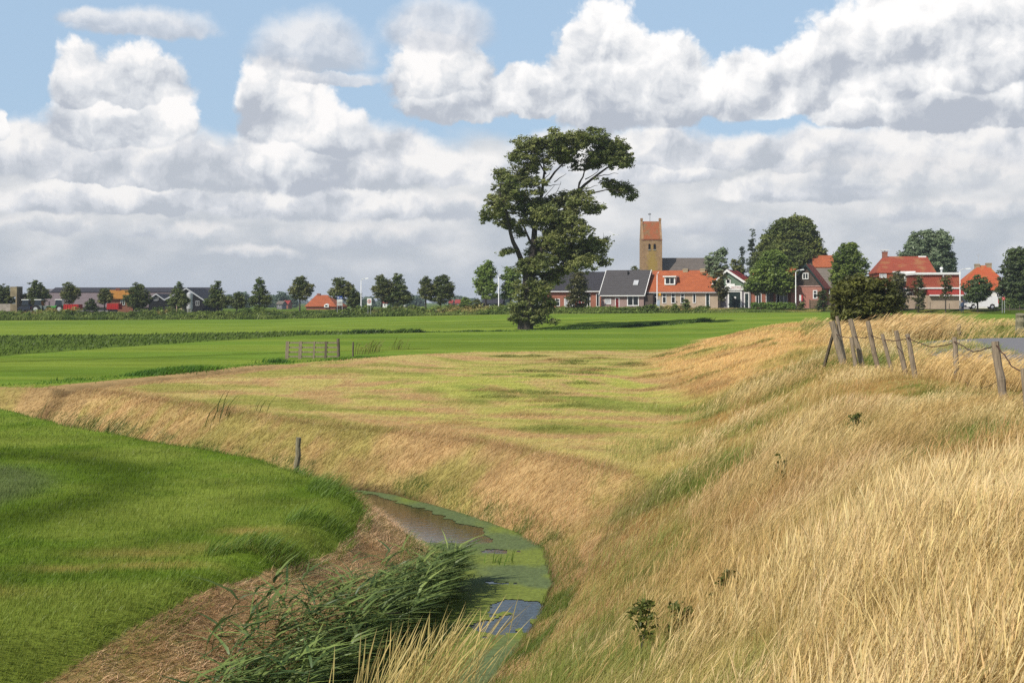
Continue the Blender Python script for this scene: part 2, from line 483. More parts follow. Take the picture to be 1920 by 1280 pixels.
def plain(name, rgb, rough=0.7, var=0.18, scale=3.0, bump=0.0, metal=0.0, spec=0.3, stretch=(1, 1, 1)):
    """A painted, wooden, brick or metal surface: base colour with uneven wear, a little relief."""
    m, nt, N, L, b = nodemat(name)
    tc = N.new('ShaderNodeTexCoord'); mp = N.new('ShaderNodeMapping'); mp.inputs['Scale'].default_value = stretch
    L.new(tc.outputs['Object'], mp.inputs[0])
    nz = N.new('ShaderNodeTexNoise'); nz.inputs['Scale'].default_value = scale; nz.inputs['Detail'].default_value = 6
    L.new(mp.outputs[0], nz.inputs['Vector'])
    mr = N.new('ShaderNodeMapRange'); mr.inputs[1].default_value = 0.3; mr.inputs[2].default_value = 0.7
    mr.inputs[3].default_value = 1 - var; mr.inputs[4].default_value = 1 + var
    L.new(nz.outputs[0], mr.inputs[0])
    mx = N.new('ShaderNodeMix'); mx.data_type = 'RGBA'; mx.blend_type = 'MULTIPLY'; mx.inputs[0].default_value = 1
    mx.inputs[6].default_value = (*rgb, 1); L.new(mr.outputs[0], mx.inputs[7])
    L.new(mx.outputs[2], b.inputs['Base Color'])
    b.inputs['Roughness'].default_value = rough; b.inputs['Metallic'].default_value = metal
    b.inputs['Specular IOR Level'].default_value = spec
    if bump:
        bp = N.new('ShaderNodeBump'); bp.inputs['Strength'].default_value = 0.6; bp.inputs['Distance'].default_value = bump
        L.new(nz.outputs[0], bp.inputs['Height']); L.new(bp.outputs[0], b.inputs['Normal'])
    return m


def leafmat(name, trans=0.35, gloss=0.06):
    """Leaves and blades: colour from the mesh, light coming through."""
    m, nt, N, L, b = nodemat(name)
    N.remove(b)
    at_ = N.new('ShaderNodeAttribute'); at_.attribute_name = 'Col'
    d = N.new('ShaderNodeBsdfDiffuse'); t = N.new('ShaderNodeBsdfTranslucent'); g = N.new('ShaderNodeBsdfGlossy')
    g.inputs['Roughness'].default_value = 0.45; g.inputs['Color'].default_value = (1, 1, 1, 1)
    L.new(at_.outputs['Color'], d.inputs['Color']); L.new(at_.outputs['Color'], t.inputs['Color'])
    m1 = N.new('ShaderNodeMixShader'); m1.inputs[0].default_value = trans
    L.new(d.outputs[0], m1.inputs[1]); L.new(t.outputs[0], m1.inputs[2])
    m2 = N.new('ShaderNodeMixShader'); m2.inputs[0].default_value = gloss
    L.new(m1.outputs[0], m2.inputs[1]); L.new(g.outputs[0], m2.inputs[2])
    L.new(m2.outputs[0], N['Material Output'].inputs['Surface'])
    return m


# ------------------------------------------------------------------ ground sheet
def build_ground():
    fr = np.linspace(-0.46, 0.46, 420)
    back = np.concatenate([np.linspace(-math.pi, -0.47, 60), fr, np.linspace(0.47, math.pi, 60)])
    r = np.concatenate([np.geomspace(0.4, 8, 40)[:-1], np.geomspace(8, 130, 460)[:-1], np.geomspace(130, 420, 150)[:-1], np.geomspace(420, 4000, 40)])
    A, R = np.meshgrid(back, r)
    X = R * np.sin(A); Y = R * np.cos(A)
    Z = height(X, Y)
    co = np.stack([X, Y, Z], -1).reshape(-1, 3)
    c = cover_colour(X.ravel(), Y.ravel())
    nr, na = A.shape
    i = (np.arange(nr - 1)[:, None] * na + np.arange(na - 1)[None, :]).ravel()
    quads = np.stack([i, i + 1, i + na + 1, i + na], -1)
    m, nt, N, L, b = nodemat('ground_cover')
    at_ = N.new('ShaderNodeAttribute'); at_.attribute_name = 'Col'
    tc = N.new('ShaderNodeTexCoord')
    n1 = N.new('ShaderNodeTexNoise'); n1.inputs['Scale'].default_value = 6; n1.inputs['Detail'].default_value = 8; n1.inputs['Roughness'].default_value = 0.7
    mp = N.new('ShaderNodeMapping'); mp.inputs['Scale'].default_value = (0.35, 1.6, 1)
    L.new(tc.outputs['Object'], mp.inputs[0]); L.new(mp.outputs[0], n1.inputs['Vector'])
    n2 = N.new('ShaderNodeTexNoise'); n2.inputs['Scale'].default_value = 0.5; n2.inputs['Detail'].default_value = 6
    L.new(mp.outputs[0], n2.inputs['Vector'])
    ad = N.new('ShaderNodeMath'); ad.operation = 'ADD'; L.new(n1.outputs[0], ad.inputs[0]); L.new(n2.outputs[0], ad.inputs[1])
    mr = N.new('ShaderNodeMapRange'); mr.inputs[1].default_value = 0.7; mr.inputs[2].default_value = 1.3; mr.inputs[3].default_value = 0.72; mr.inputs[4].default_value = 1.28
    L.new(ad.outputs[0], mr.inputs[0])
    mx = N.new('ShaderNodeMix'); mx.data_type = 'RGBA'; mx.blend_type = 'MULTIPLY'; mx.inputs[0].default_value = 1
    L.new(at_.outputs['Color'], mx.inputs[6]); L.new(mr.outputs[0], mx.inputs[7])
    L.new(mx.outputs[2], b.inputs['Base Color'])
    b.inputs['Roughness'].default_value = 1.0; b.inputs['Specular IOR Level'].default_value = 0.0
    bp = N.new('ShaderNodeBump'); bp.inputs['Strength'].default_value = 0.7; bp.inputs['Distance'].default_value = 0.08
    L.new(n1.outputs[0], bp.inputs['Height']); L.new(bp.outputs[0], b.inputs['Normal'])
    o = np_obj('ground', co, quads, None, c, m, smooth=True)
    put_props(o, kind='structure')


build_ground()


def ribbon(name, pts, width, mat, lift=0.02, step=1.5, kind='structure', offset=0.0):
    """A strip laid along a polyline, following the ground."""
    P = [Vector((x, y)) for x, y in pts]
    out = []
    for a, b2 in zip(P[:-1], P[1:]):
        n = max(1, int((b2 - a).length / step))
        for k in range(n): out.append(a.lerp(b2, k / n))
    out.append(P[-1])
    for _ in range(3):
        out = [out[0]] + [(out[k - 1] + out[k] * 2 + out[k + 1]) / 4 for k in range(1, len(out) - 1)] + [out[-1]]
    L_, n_ = [], len(out)
    cols = 5
    for k, p in enumerate(out):
        t = (out[min(k + 1, n_ - 1)] - out[max(k - 1, 0)]).normalized()
        nrm = Vector((t.y, -t.x))
        for j in range(cols):
            q = p + nrm * (offset + (j / (cols - 1) - 0.5) * width)
            L_.append((q.x, q.y))
    L_ = np.array(L_)
    z = height(L_[:, 0], L_[:, 1]).reshape(-1, cols)
    z = np.repeat(z.max(1, keepdims=True), cols, 1) + lift
    z[:, 0] -= 0.02; z[:, -1] -= 0.02
    co = np.column_stack([L_, z.ravel()])
    i = (np.arange(n_ - 1)[:, None] * cols + np.arange(cols - 1)[None, :]).ravel()
    o = np_obj(name, co, np.stack([i, i + cols, i + cols + 1, i + 1], -1), None, None, mat, smooth=True)
    put_props(o, kind=kind)
    return o


asphalt = plain('asphalt', (0.20, 0.195, 0.20), 0.9, 0.12, 4.0, 0.004)
ribbon('road', ROAD, 5.4, asphalt, 0.06)
brickroad = plain('street_paving', (0.23, 0.19, 0.17), 0.9, 0.15, 3.0)
vpx = np.linspace(-380, 2250, 60)
ribbon('village_street', [((p - 960) / F * y_road(p), y_road(p)) for p in vpx], 6.0, brickroad, 0.06, 3)


# ------------------------------------------------------------------ water and duckweed
def build_water():
    m, nt, N, L, b = nodemat('ditch_water')
    b.inputs['Base Color'].default_value = (0.030, 0.028, 0.018, 1)
    b.inputs['Roughness'].default_value = 0.06; b.inputs['IOR'].default_value = 1.33
    b.inputs['Specular IOR Level'].default_value = 0.6
    tc = N.new('ShaderNodeTexCoord'); mp = N.new('ShaderNodeMapping'); mp.inputs['Scale'].default_value = (1, 2.2, 1)
    nz = N.new('ShaderNodeTexNoise'); nz.inputs['Scale'].default_value = 5; nz.inputs['Detail'].default_value = 3
    L.new(tc.outputs['Object'], mp.inputs[0]); L.new(mp.outputs[0], nz.inputs['Vector'])
    bp = N.new('ShaderNodeBump'); bp.inputs['Strength'].default_value = 0.25; bp.inputs['Distance'].default_value = 0.02
    L.new(nz.outputs[0], bp.inputs['Height']); L.new(bp.outputs[0], b.inputs['Normal'])
    pts = [(-4.5, 30.9)] + DITCH[::-1] + []
    # one sheet per run of the ditch, joined at the corner
    line = DITCH[1:] + DITCH_B[1:]
    vs = []
    P = [Vector(p) for p in line]
    dense = []
    for a, c in zip(P[:-1], P[1:]):
        n = max(1, int((c - a).length / 0.8))
        for k in range(n): dense.append(a.lerp(c, k / n))
    dense.append(P[-1])
    for k, p in enumerate(dense):
        t = (dense[min(k + 1, len(dense) - 1)] - dense[max(k - 1, 0)]).normalized()
        nrm = Vector((t.y, -t.x))
        for s in (-1.5, 1.5):
            vs.append((p.x + nrm.x * s, p.y + nrm.y * s, WATER_Z))
    n = len(dense)
    q = np.array([[2 * k, 2 * k + 1, 2 * k + 3, 2 * k + 2] for k in range(n - 1)])
    o = np_obj('water', np.array(vs), q, None, None, m)
    put_props(o, kind='structure')
    # duckweed: a floating skin with ragged holes
    st = 0.035
    gx = np.arange(-4.5, 1.6, st); gy = np.arange(9.0, 31.5, st * 1.6)
    GX, GY = np.meshgrid(gx, gy)
    d = poly_dist(GX, GY, DITCH)
    n1 = fbm(GX * 1.1, GY * 1.0, 101, 5, 0.65); n2 = fbm(GX * 3.0, GY * 2.2, 107, 4, 0.6)
    open_ = sstep(24.0, 25.2, GY + (n1 - 0.5) * 2.0) * sstep(0.86, 0.50, d + np.where(GX > np.interp(GY, [p[1] for p in DITCH], [p[0] for p in DITCH]), 0.12, -0.25) + (n1 - 0.5) * 0.8)
    pool = np.exp(-((GX - 0.10) / 0.55) ** 2 - ((GY - 19.1) / 0.75) ** 2) * 1.1 + np.exp(-((GX + 0.35) / 0.5) ** 2 - ((GY - 17.9) / 0.5) ** 2) * 0.75 \
        + np.exp(-((GX + 0.3) / 0.6) ** 2 - ((GY - 23.6) / 0.25) ** 2) * 0.75
    have = (d < 1.25) & (open_ < 0.5) & (pool + (n1 - 0.5) * 1.1 + (n2 - 0.5) * 0.9 < 0.55) & (n2 > 0.16)
    ny, nx = have.shape
    cell = have[:-1, :-1] & have[1:, :-1] & have[:-1, 1:] & have[1:, 1:]
    jj, ii = np.nonzero(cell)
    vid = jj * nx + ii
    quads = np.stack([vid, vid + 1, vid + nx + 1, vid + nx], -1)
    used, inv = np.unique(quads, return_inverse=True)
    quads = inv.reshape(-1, 4)
    gxr = GX.ravel()[used] + rng.uniform(-.012, .012, len(used)); gyr = GY.ravel()[used] + rng.uniform(-.018, .018, len(used))
    co = np.column_stack([gxr, gyr, WATER_Z + 0.004 + rng.uniform(0, .006, len(used))])
    tint = fbm(gxr * 0.9, gyr * 0.7, 113, 4)
    c = mix(srgb(124, 136, 60), srgb(104, 118, 74), sstep(0.4, 0.62, tint)) * rng.uniform(0.75, 1.2, (len(used), 1))
    o = np_obj('duckweed', co, quads, None, c, leafmat('duckweed_leaf', 0.1, 0.04))
    put_props(o, 'bright green duckweed skin floating on the ditch water', 'duckweed', kind='stuff')


build_water()

# ------------------------------------------------------------------ grasses and ground plants
grass_m = leafmat('grass_blade', 0.32, 0.02)
dry_m = leafmat('dry_grass_blade', 0.32, 0.015)


def scatter(n, y0, y1, p=1.0, half=0.43, extra=1.2):
    """n points in front of the viewpoint, thinning with distance (p = 1: equal numbers per doubling)."""
    u = rng.random(n)
    if abs(p - 1) < 1e-6: Y = y0 * (y1 / y0) ** u
    else:
        e = 1 - p; Y = (y0 ** e + u * (y1 ** e - y0 ** e)) ** (1 / e)
    X = rng.uniform(-1, 1, n) * (half * Y + extra)
    return X, Y


def blade_arrays(X, Y, Z, h, w, lx, ly, c0, c1, prof, tz=None, turn=None):
    """One curved ribbon per root: height h, width w, tip carried (lx, ly) by the wind; prof lists (t, width share)."""
    n = len(X)
    ang = rng.uniform(0, math.pi, n) if turn is None else turn
    dx, dy = np.cos(ang), np.sin(ang)
    co = []; col = []
    k = len(prof)
    for i, (t, ws) in enumerate(prof):
        bend = t ** 1.8
        px = X + lx * bend; py = Y + ly * bend
        pz = Z + h * (t - 0.12 * t * t)
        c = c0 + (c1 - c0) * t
        if ws > 0:
            hw = 0.5 * w * ws
            co.append(np.stack([px - dx * hw, py - dy * hw, pz], -1)); co.append(np.stack([px + dx * hw, py + dy * hw, pz], -1))
            col += [c, c]
        else:
            co.append(np.stack([px, py, pz], -1)); col.append(c)
    per = len(co)
    co = np.stack(co, 1).reshape(-1, 3); col = np.stack(col, 1).reshape(-1, 3)
    base = (np.arange(n) * per)[:, None]
    q = []; tr = []
    for i in range(k - 1):
        if prof[i + 1][1] > 0: q.append(base + np.array([2 * i, 2 * i + 1, 2 * i + 3, 2 * i + 2]))
        else: tr.append(base + np.array([2 * i, 2 * i + 1, 2 * i + 2]))
    quads = np.concatenate(q) if q else np.zeros((0, 4), int)
    tris = np.concatenate(tr) if tr else np.zeros((0, 3), int)
    return co, quads, tris, col


class Heap:
    def __init__(s): s.co = []; s.q = []; s.t = []; s.c = []; s.n = 0
    def add(s, co, q, t, c):
        s.co.append(co); s.c.append(c); s.q.append(q + s.n); s.t.append(t + s.n); s.n += len(co)
    def build(s, name, mat, parent=None):
        return np_obj(name, np.concatenate(s.co), np.concatenate(s.q), np.concatenate(s.t), np.concatenate(s.c), mat, parent)


BL3 = [(0, 1.0), (0.55, 0.75), (1, 0)]
BL4 = [(0, 1.0), (0.4, 0.9), (0.75, 0.6), (1, 0)]
STALK = [(0, 1.0), (0.45, 0.75), (0.74, 0.65), (0.86, 1.8), (1, 0)]


def jit(c, n, a=0.18):
    return c * (1 + rng.uniform(-a, a, (n, 1))) * (1 + rng.uniform(-a * 0.25, a * 0.25, (n, 3)))


def along(pts, n, wid):
    """n points within wid of a polyline, thinning with distance from the viewpoint."""
    P = np.array(pts, float); fine = []
    for a, b in zip(P[:-1], P[1:]):
        k = max(2, int(np.hypot(*(b - a)) / 0.25)); fine.append(a + (b - a) * np.linspace(0, 1, k, endpoint=False)[:, None])
    fine = np.concatenate(fine)
    fine = fine[(fine[:, 1] > 8.5) & (np.abs(fine[:, 0]) < 0.45 * fine[:, 1] + 4)]
    w = 1.0 / np.maximum(fine[:, 1], 12) ** 1.3
    i = rng.choice(len(fine), n, p=w / w.sum())
    return fine[i, 0] + rng.uniform(-wid, wid, n), fine[i, 1] + rng.uniform(-wid, wid, n)


def fence_low(X, Y):
    """The grass is shorter, trodden and grazed, along the foot of the fence."""
    d = np.interp(Y, CRE_Y, CRE_X) + 0.2 - X
    return 1 - 0.62 * sstep(2.6, 0.9, d) * sstep(15, 18, Y) * sstep(44, 38, Y)


def dike_grass():
    H = Heap()
    # leafy undergrowth
    X, Y = scatter(360000, 4.6, 52, 1.15)
    q = zones(X, Y)
    keep = (rng.random(len(X)) < sstep(-1.4, 1.6, X - q['xt'] + 5.0 * (fbm(X * .45, Y * .3, 135, 4, 0.6) - 0.5))) & (q['dd'] > 1.6) & (Y < 44 + wobble(X, Y) * -1) & (X < np.interp(Y, [0, 30, 60], [30, 14.4, 20]))
    X, Y = X[keep], Y[keep]; n = len(X)
    gd = sstep(0.42, 0.60, fbm(X * 0.35, Y * 0.35, 81, 4, 0.6))
    big = fbm(X * 0.9, Y * 0.9, 131, 3)
    c = mix(srgb(194, 180, 114), srgb(134, 144, 70), np.clip(gd * 0.8 + (big - 0.5) * 1.5 + 0.30, 0, 1))
    h = (0.16 + 0.26 * big) * rng.uniform(0.6, 1.3, n)
    w = np.maximum(0.006, Y * 0.00028) * rng.uniform(0.7, 1.3, n)
    h = h * fence_low(X, Y)
    lean = h * rng.uniform(-0.1, 0.9, n)
    H.add(*blade_arrays(X, Y, height(X, Y) - 0.02, h, w, lean, lean * rng.uniform(-0.7, 0.7, n), jit(c * 0.85, n), jit(c * 1.12, n), BL3))
    # tall dry stalks bowed by the wind
    X, Y = scatter(950000, 4.3, 56, 1.2)
    q = zones(X, Y)
    edge = X - (q['xt'] + 0.45 + 1.6 * (fbm(X * 0.5, Y * 0.5, 133, 3) - 0.5))
    dens = fbm(X * 0.60, Y * 0.42, 137, 4, 0.6)
    keep = (edge > 0) & (Y < 43 - wobble(X, Y)) & (rng.random(len(X)) < sstep(0.42, 0.60, dens) * sstep(0, 1.9, edge) * (1 - 0.75 * sstep(12.5, 10.5, Y) * sstep(2.0, 0.8, X)) * (1 - 0.30 * sstep(11, 7, Y)) + 0.04) & (X < np.interp(Y, [0, 30, 60], [30, 14.0, 19.5]))
    X, Y, dens, edge = X[keep], Y[keep], dens[keep], edge[keep]; n = len(X)
    tone = fbm(X * 0.55 + 3, Y * 0.55, 139, 4, 0.6)
    c = mix(srgb(222, 196, 138), srgb(206, 175, 116), sstep(0.46, 0.64, tone)) * (0.80 + 0.4 * rng.random((len(X), 1)))
    c = mix(c, srgb(242, 216, 164), sstep(0.52, 0.36, tone) * 0.8)
    red = sstep(0.60, 0.70, fbm(X * 0.4 + 13, Y * 0.4, 149, 3))
    c = mix(c, srgb(184, 132, 86), red * 0.35)
    h = (0.22 + 0.66 * dens) * rng.uniform(0.45, 1.35, n) * (0.65 + 0.35 * sstep(0, 3.0, edge))
    w = np.maximum(0.0030, Y * 0.00019) * rng.uniform(0.7, 1.4, n)
    h = h * np.where((X > np.interp(Y, CRE_Y, CRE_X) + 0.9) & (px_of(X, Y) > 1675), 0.50, 1)
    h = h * fence_low(X, Y)
    gust = 0.36 + 0.5 * (fbm(X * 0.5, Y * 0.5, 151, 3) - 0.5)
    lean = h * gust * rng.normal(0.95, 0.62, n)
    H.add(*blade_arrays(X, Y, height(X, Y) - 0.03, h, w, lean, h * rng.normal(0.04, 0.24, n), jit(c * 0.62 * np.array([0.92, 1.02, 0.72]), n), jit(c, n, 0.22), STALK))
    # the pale tuft beside the water, close by
    n = 560
    X = rng.normal(-0.86, 0.24, n); Y = rng.normal(9.3, 0.35, n)
    c = np.tile(srgb(206, 186, 122), (n, 1))
    h = rng.uniform(0.7, 1.5, n); lean = h * rng.uniform(0.02, 0.48, n)
    H.add(*blade_arrays(X, Y, height(X, Y) - 0.03, h, rng.uniform(.004, .007, n), lean, lean * rng.normal(0, 0.3, n), jit(c * 0.75, n), jit(c, n), STALK))
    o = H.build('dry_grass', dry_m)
    put_props(o, 'long dry golden grass bowed by the wind on the dike slope', 'dry grass', kind='stuff')


def left_grass():
    H = Heap()
    X, Y = scatter(420000, 10.5, 46, 1.5)
    q = zones(X, Y)
    keep = q['left'] & (q['dd'] > 1.5)
    X, Y = X[keep], Y[keep]; n = len(X)
    c = cover_colour(X, Y)
    pt = fbm(X * 1.6, Y * 1.6, 161, 3)
    h = (0.045 + 0.07 * pt) * rng.uniform(0.6, 1.4, n)
    w = np.maximum(0.006, Y * 0.00030) * rng.uniform(0.7, 1.3, n)
    lean = h * rng.uniform(-0.1, 0.8, n)
    H.add(*blade_arrays(X, Y, height(X, Y) - 0.01, h, w, lean, lean * rng.uniform(-0.7, 0.7, n), jit(c * 0.95, n, .30), jit(c * 1.28, n, .30), BL3))
    # unmown fringe along the ditch
    X, Y = scatter(420000, 9.5, 50, 1.3)
    inner = in_poly(X, Y, LEFT_FIELD)
    de = poly_dist(X, Y, LEFT_FIELD)
    clump = fbm(X * 0.9, Y * 0.9, 163, 3)
    wid = 0.22 + 0.9 * sstep(0.48, 0.7, clump) * sstep(28, 23, Y) * (0.4 + 0.6 * sstep(15, 19, Y))
    keep = (Y > 13.3) & ((inner & (de < wid)) | (~inner & (de < 0.18))) & (rng.random(len(X)) < 0.25 + sstep(0.35, 0.6, clump))
    X, Y, clump = X[keep], Y[keep], clump[keep]; n = len(X)
    c = mix(srgb(122, 144, 54), srgb(106, 132, 50), sstep(0.42, 0.62, clump))
    h = (0.08 + 0.26 * sstep(0.45, 0.75, clump)) * rng.uniform(0.5, 1.25, n) * np.interp(Y, [10, 23, 27, 50], [1, 1, 0.5, 0.45])
    w = np.maximum(0.008, Y * 0.0003) * rng.uniform(0.7, 1.4, n)
    lean = h * rng.uniform(0.3, 1.1, n)
    H.add(*blade_arrays(X, Y, height(X, Y) - 0.02, h, w, lean, lean * rng.uniform(-0.4, 0.5, n), jit(c * 0.75, n), jit(c * 1.15, n), BL4))
    o = H.build('green_grass', grass_m)
    put_props(o, 'lush short green grass of the field left of the ditch', 'grass', kind='stuff')


def bank_straw():
    H = Heap()
    X, Y = along(DITCH[1:] + DITCH_B[1:-1], 330000, 3.6)
    q = zones(X, Y)
    keep = (q['dd'] < 3.6) & (q['dd'] > 0.95) & ~q['left'] & (X < q['xt'] + 1.4)
    X, Y = X[keep], Y[keep]; n = len(X)
    q = zones(X, Y)
    near_side = (X < np.interp(Y, [p[1] for p in DITCH], [p[0] for p in DITCH])) & (Y < 28)
    c = cover_colour(X, Y)
    c = np.where((q['dd'] < 1.5)[:, None], mix(c, srgb(88, 104, 40), sstep(0.45, 0.6, fbm(X * 1.3, Y * 1.3, 171, 3))), c)
    c = np.where(near_side[:, None], mix(srgb(240, 206, 164), srgb(200, 162, 122), sstep(0.4, 0.65, fbm(X * 2.2, Y * 2.2, 173, 3))), c)
    lie = np.where(near_side, rng.uniform(0.10, 0.30, n), rng.uniform(0.08, 0.24, n))
    h = np.where(near_side, rng.uniform(0.01, 0.08, n), rng.uniform(0.05, 0.22, n))
    ang = np.where(near_side, rng.uniform(0, 2 * math.pi, n), rng.normal(0.25, 0.45, n))
    w = np.maximum(0.006, Y * 0.00028) * rng.uniform(0.7, 1.3, n)
    H.add(*blade_arrays(X, Y, height(X, Y), h, w, lie * np.cos(ang), lie * np.sin(ang), jit(c * 0.9, n, .36), jit(c * 1.3, n, .36), BL3))
    # green fringe hanging over the water's edge
    X, Y = along(DITCH[1:], 60000, 1.5)
    q = zones(X, Y)
    wet = height(X, Y)
    keep = (wet > WATER_Z - 0.03) & (wet < WATER_Z + 0.42) & (rng.random(len(X)) < sstep(.40, .58, fbm(X * 0.8, Y * 0.8, 175, 3)) + 0.15)
    X, Y, wet = X[keep], Y[keep], wet[keep]; n = len(X)
    c = mix(srgb(122, 136, 60), srgb(92, 112, 46), rng.random(n))
    h = rng.uniform(0.06, 0.26, n); l = h * rng.uniform(-.4, 1.0, n)
    H.add(*blade_arrays(X, Y, wet - .02, h, np.maximum(.007, Y * .0003), l, l * rng.uniform(-.8, .8, n), jit(c * .8, n, .25), jit(c * 1.15, n, .25), BL3))
    # hay lying on the mown meadow and the mown part of the dike
    X, Y = scatter(460000, 19, 112, 1.5)
    q = zones(X, Y)
    mown = (q['dike'] & (Y > 41 - wobble(X, Y)) & (q['t'] < 1.15))
    keep = ((q['meadow'] & (q['dd'] > 2.2)) | (mown & (q['dd'] > 2.2)) | ((X < q['xt'] + 1.2) & (X > q['xt'] - 0.8) & (q['dd'] > 2) & (Y < 50))) & ~q['left']
    X, Y = X[keep], Y[keep]; n = len(X)
    c = cover_colour(X, Y) * 1.12
    rows = fbm(X * 0.10 + 0.04 * Y, Y * 0.42 + 0.10 * X, 41, 3)
    on_dike = sstep(0.0, 0.3, zones(X, Y)['t'])
    h = (0.02 + 0.10 * rng.random(n) ** 2) * (1 + 1.2 * on_dike)
    lie = rng.uniform(0.10, 0.34, n)
    ang = rng.normal(0.25, 0.8, n)
    w = np.maximum(0.008, Y * 0.00030) * rng.uniform(0.7, 1.4, n)
    H.add(*blade_arrays(X, Y, height(X, Y), h, w, lie * np.cos(ang), lie * np.sin(ang), jit(c * 0.88, n, .36), jit(c * 1.28, n, .36), BL3))
    # heaps left by the mower at the foot of the dike
    n = 26000
    k = 46
    hx = rng.uniform(-2, 12, k); hy = rng.uniform(34, 80, k)
    idx = rng.integers(0, k, n)
    X = hx[idx] + rng.normal(0, 0.55, n); Y = hy[idx] + rng.normal(0, 0.22, n)
    q = zones(X, Y)
    ok = q['meadow'] | (q['t'] < 0.9) & (Y > 44)
    X, Y, idx = X[ok], Y[ok], idx[ok]; n = len(X)
    prof = np.exp(-((X - hx[idx]) / 0.6) ** 2 - ((Y - hy[idx]) / 0.25) ** 2)
    tint = hash2(idx, idx * 0 + 5, 3)
    c = mix(srgb(192, 164, 110), srgb(140, 148, 76), sstep(0.35, 0.6, tint))
    ang = rng.normal(0.2, 0.9, n); lie = rng.uniform(0.15, 0.35, n)
    H.add(*blade_arrays(X, Y, height(X, Y) + prof * rng.uniform(0, 0.16, n), rng.uniform(0.02, 0.1, n), np.maximum(0.01, Y * 0.0003), lie * np.cos(ang), lie * np.sin(ang), jit(c * 0.8, n, .25), jit(c * 1.1, n, .25), BL3))
    o = H.build('mown_hay', dry_m)
    put_props(o, 'mown hay and straw lying on the meadow and the ditch banks', 'hay', kind='stuff')


def reeds():
    H = Heap()
    n = 470
    Y = rng.uniform(13.2, 20.9, n)
    cx = np.interp(Y, [p[1] for p in DITCH], [p[0] for p in DITCH])
    X = cx - 0.62 - np.minimum(np.abs(rng.normal(0, 0.40, n)), 0.85) * np.interp(Y, [12, 13.5, 15, 17, 20, 22], [0.9, 1.25, 1.45, 1.05, 0.55, 0.3])
    Z = np.maximum(height(X, Y), WATER_Z - 0.1)
    h = rng.uniform(0.40, 1.0, n) * np.interp(Y, [12, 18, 22], [1.0, 0.95, 0.8])
    lx = h * rng.uniform(0.12, 0.5, n); ly = h * rng.normal(0.05, 0.12, n)
    cs = np.tile(srgb(92, 112, 54), (n, 1))
    H.add(*blade_arrays(X, Y, Z, h, np.full(n, .010), lx, ly, jit(cs * 0.8, n), jit(cs, n), [(0, 1), (0.4, 0.9), (0.75, 0.7), (1, 0)]))
    for k in range(9):
        t = rng.uniform(0.25, 1.0, n)
        b = t ** 1.8
        x = X + lx * b; y = Y + ly * b; z = Z + h * (t - 0.12 * t * t)
        m = n
        ang = rng.normal(0.15, 0.8, m) + np.where(rng.random(m) < 0.22, math.pi, 0)
        L_ = rng.uniform(0.30, 0.68, m)
        c = mix(srgb(146, 164, 92), srgb(66, 88, 52), rng.random(m) ** 0.8)
        up = L_ * rng.uniform(-0.05, 0.60, m)
        H.add(*blade_arrays(x, y, z, up, rng.uniform(.026, .052, m), L_ * np.cos(ang), L_ * np.sin(ang), jit(c, m), jit(c * 1.1, m), [(0, 0.5), (0.3, 1.0), (0.65, 0.8), (1, 0)]))
    # dark plumes, bent over
    m = 70
    ii = rng.integers(0, n, m)
    x = X[ii] + lx[ii]; y = Y[ii] + ly[ii]; z = Z[ii] + h[ii] * 0.88
    c = np.tile(srgb(60, 56, 44), (m, 1))
    H.add(*blade_arrays(x, y, z, rng.uniform(0.0, 0.1, m), rng.uniform(.02, .035, m), rng.uniform(.12, .24, m), rng.normal(0, .04, m), c, c, [(0, .3), (0.3, 1), (0.7, .7), (1, 0)]))
    # stray reeds in the far arm of the ditch and a few blades standing in the water
    P = [(170, 795), (120, 770), (385, 775), (60, 762), (185, 790), (100, 765)]
    for (px, py) in P:
        bx, by = world(px, py, 0.1)
        m = 22
        x = bx + rng.normal(0, 0.45, m) + 0.6; y = by + rng.normal(0, 0.4, m) + 1.2
        z = height(x, y); hh = rng.uniform(0.4, 0.95, m) + np.clip(-z, 0, 1) * 0.7
        l = hh * rng.uniform(0.3, 0.8, m)
        c = np.tile(srgb(72, 96, 40), (m, 1))
        H.add(*blade_arrays(x, y, z, hh, rng.uniform(.012, .03, m), l, l * rng.normal(0, .2, m), jit(c * .8, m), jit(c, m), BL4))
    for (px, py, m) in [(925, 1055, 10), (955, 1055, 8), (833, 1030, 6), (940, 1060, 5)]:
        bx, by = world(px, py, WATER_Z)
        x = bx + rng.normal(0, .06, m); y = by + rng.normal(0, .06, m); hh = rng.uniform(.16, .36, m); l = hh * rng.uniform(.1, .5, m)
        c = np.tile(srgb(104, 136, 56), (m, 1))
        H.add(*blade_arrays(x, y, np.full(m, WATER_Z - .02), hh, rng.uniform(.012, .018, m), l, l * .1, jit(c * .8, m), jit(c, m), BL4))
    o = H.build('reeds', grass_m)
    put_props(o, 'dark green reeds leaning over the ditch from its near bank', 'reeds', kind='stuff')


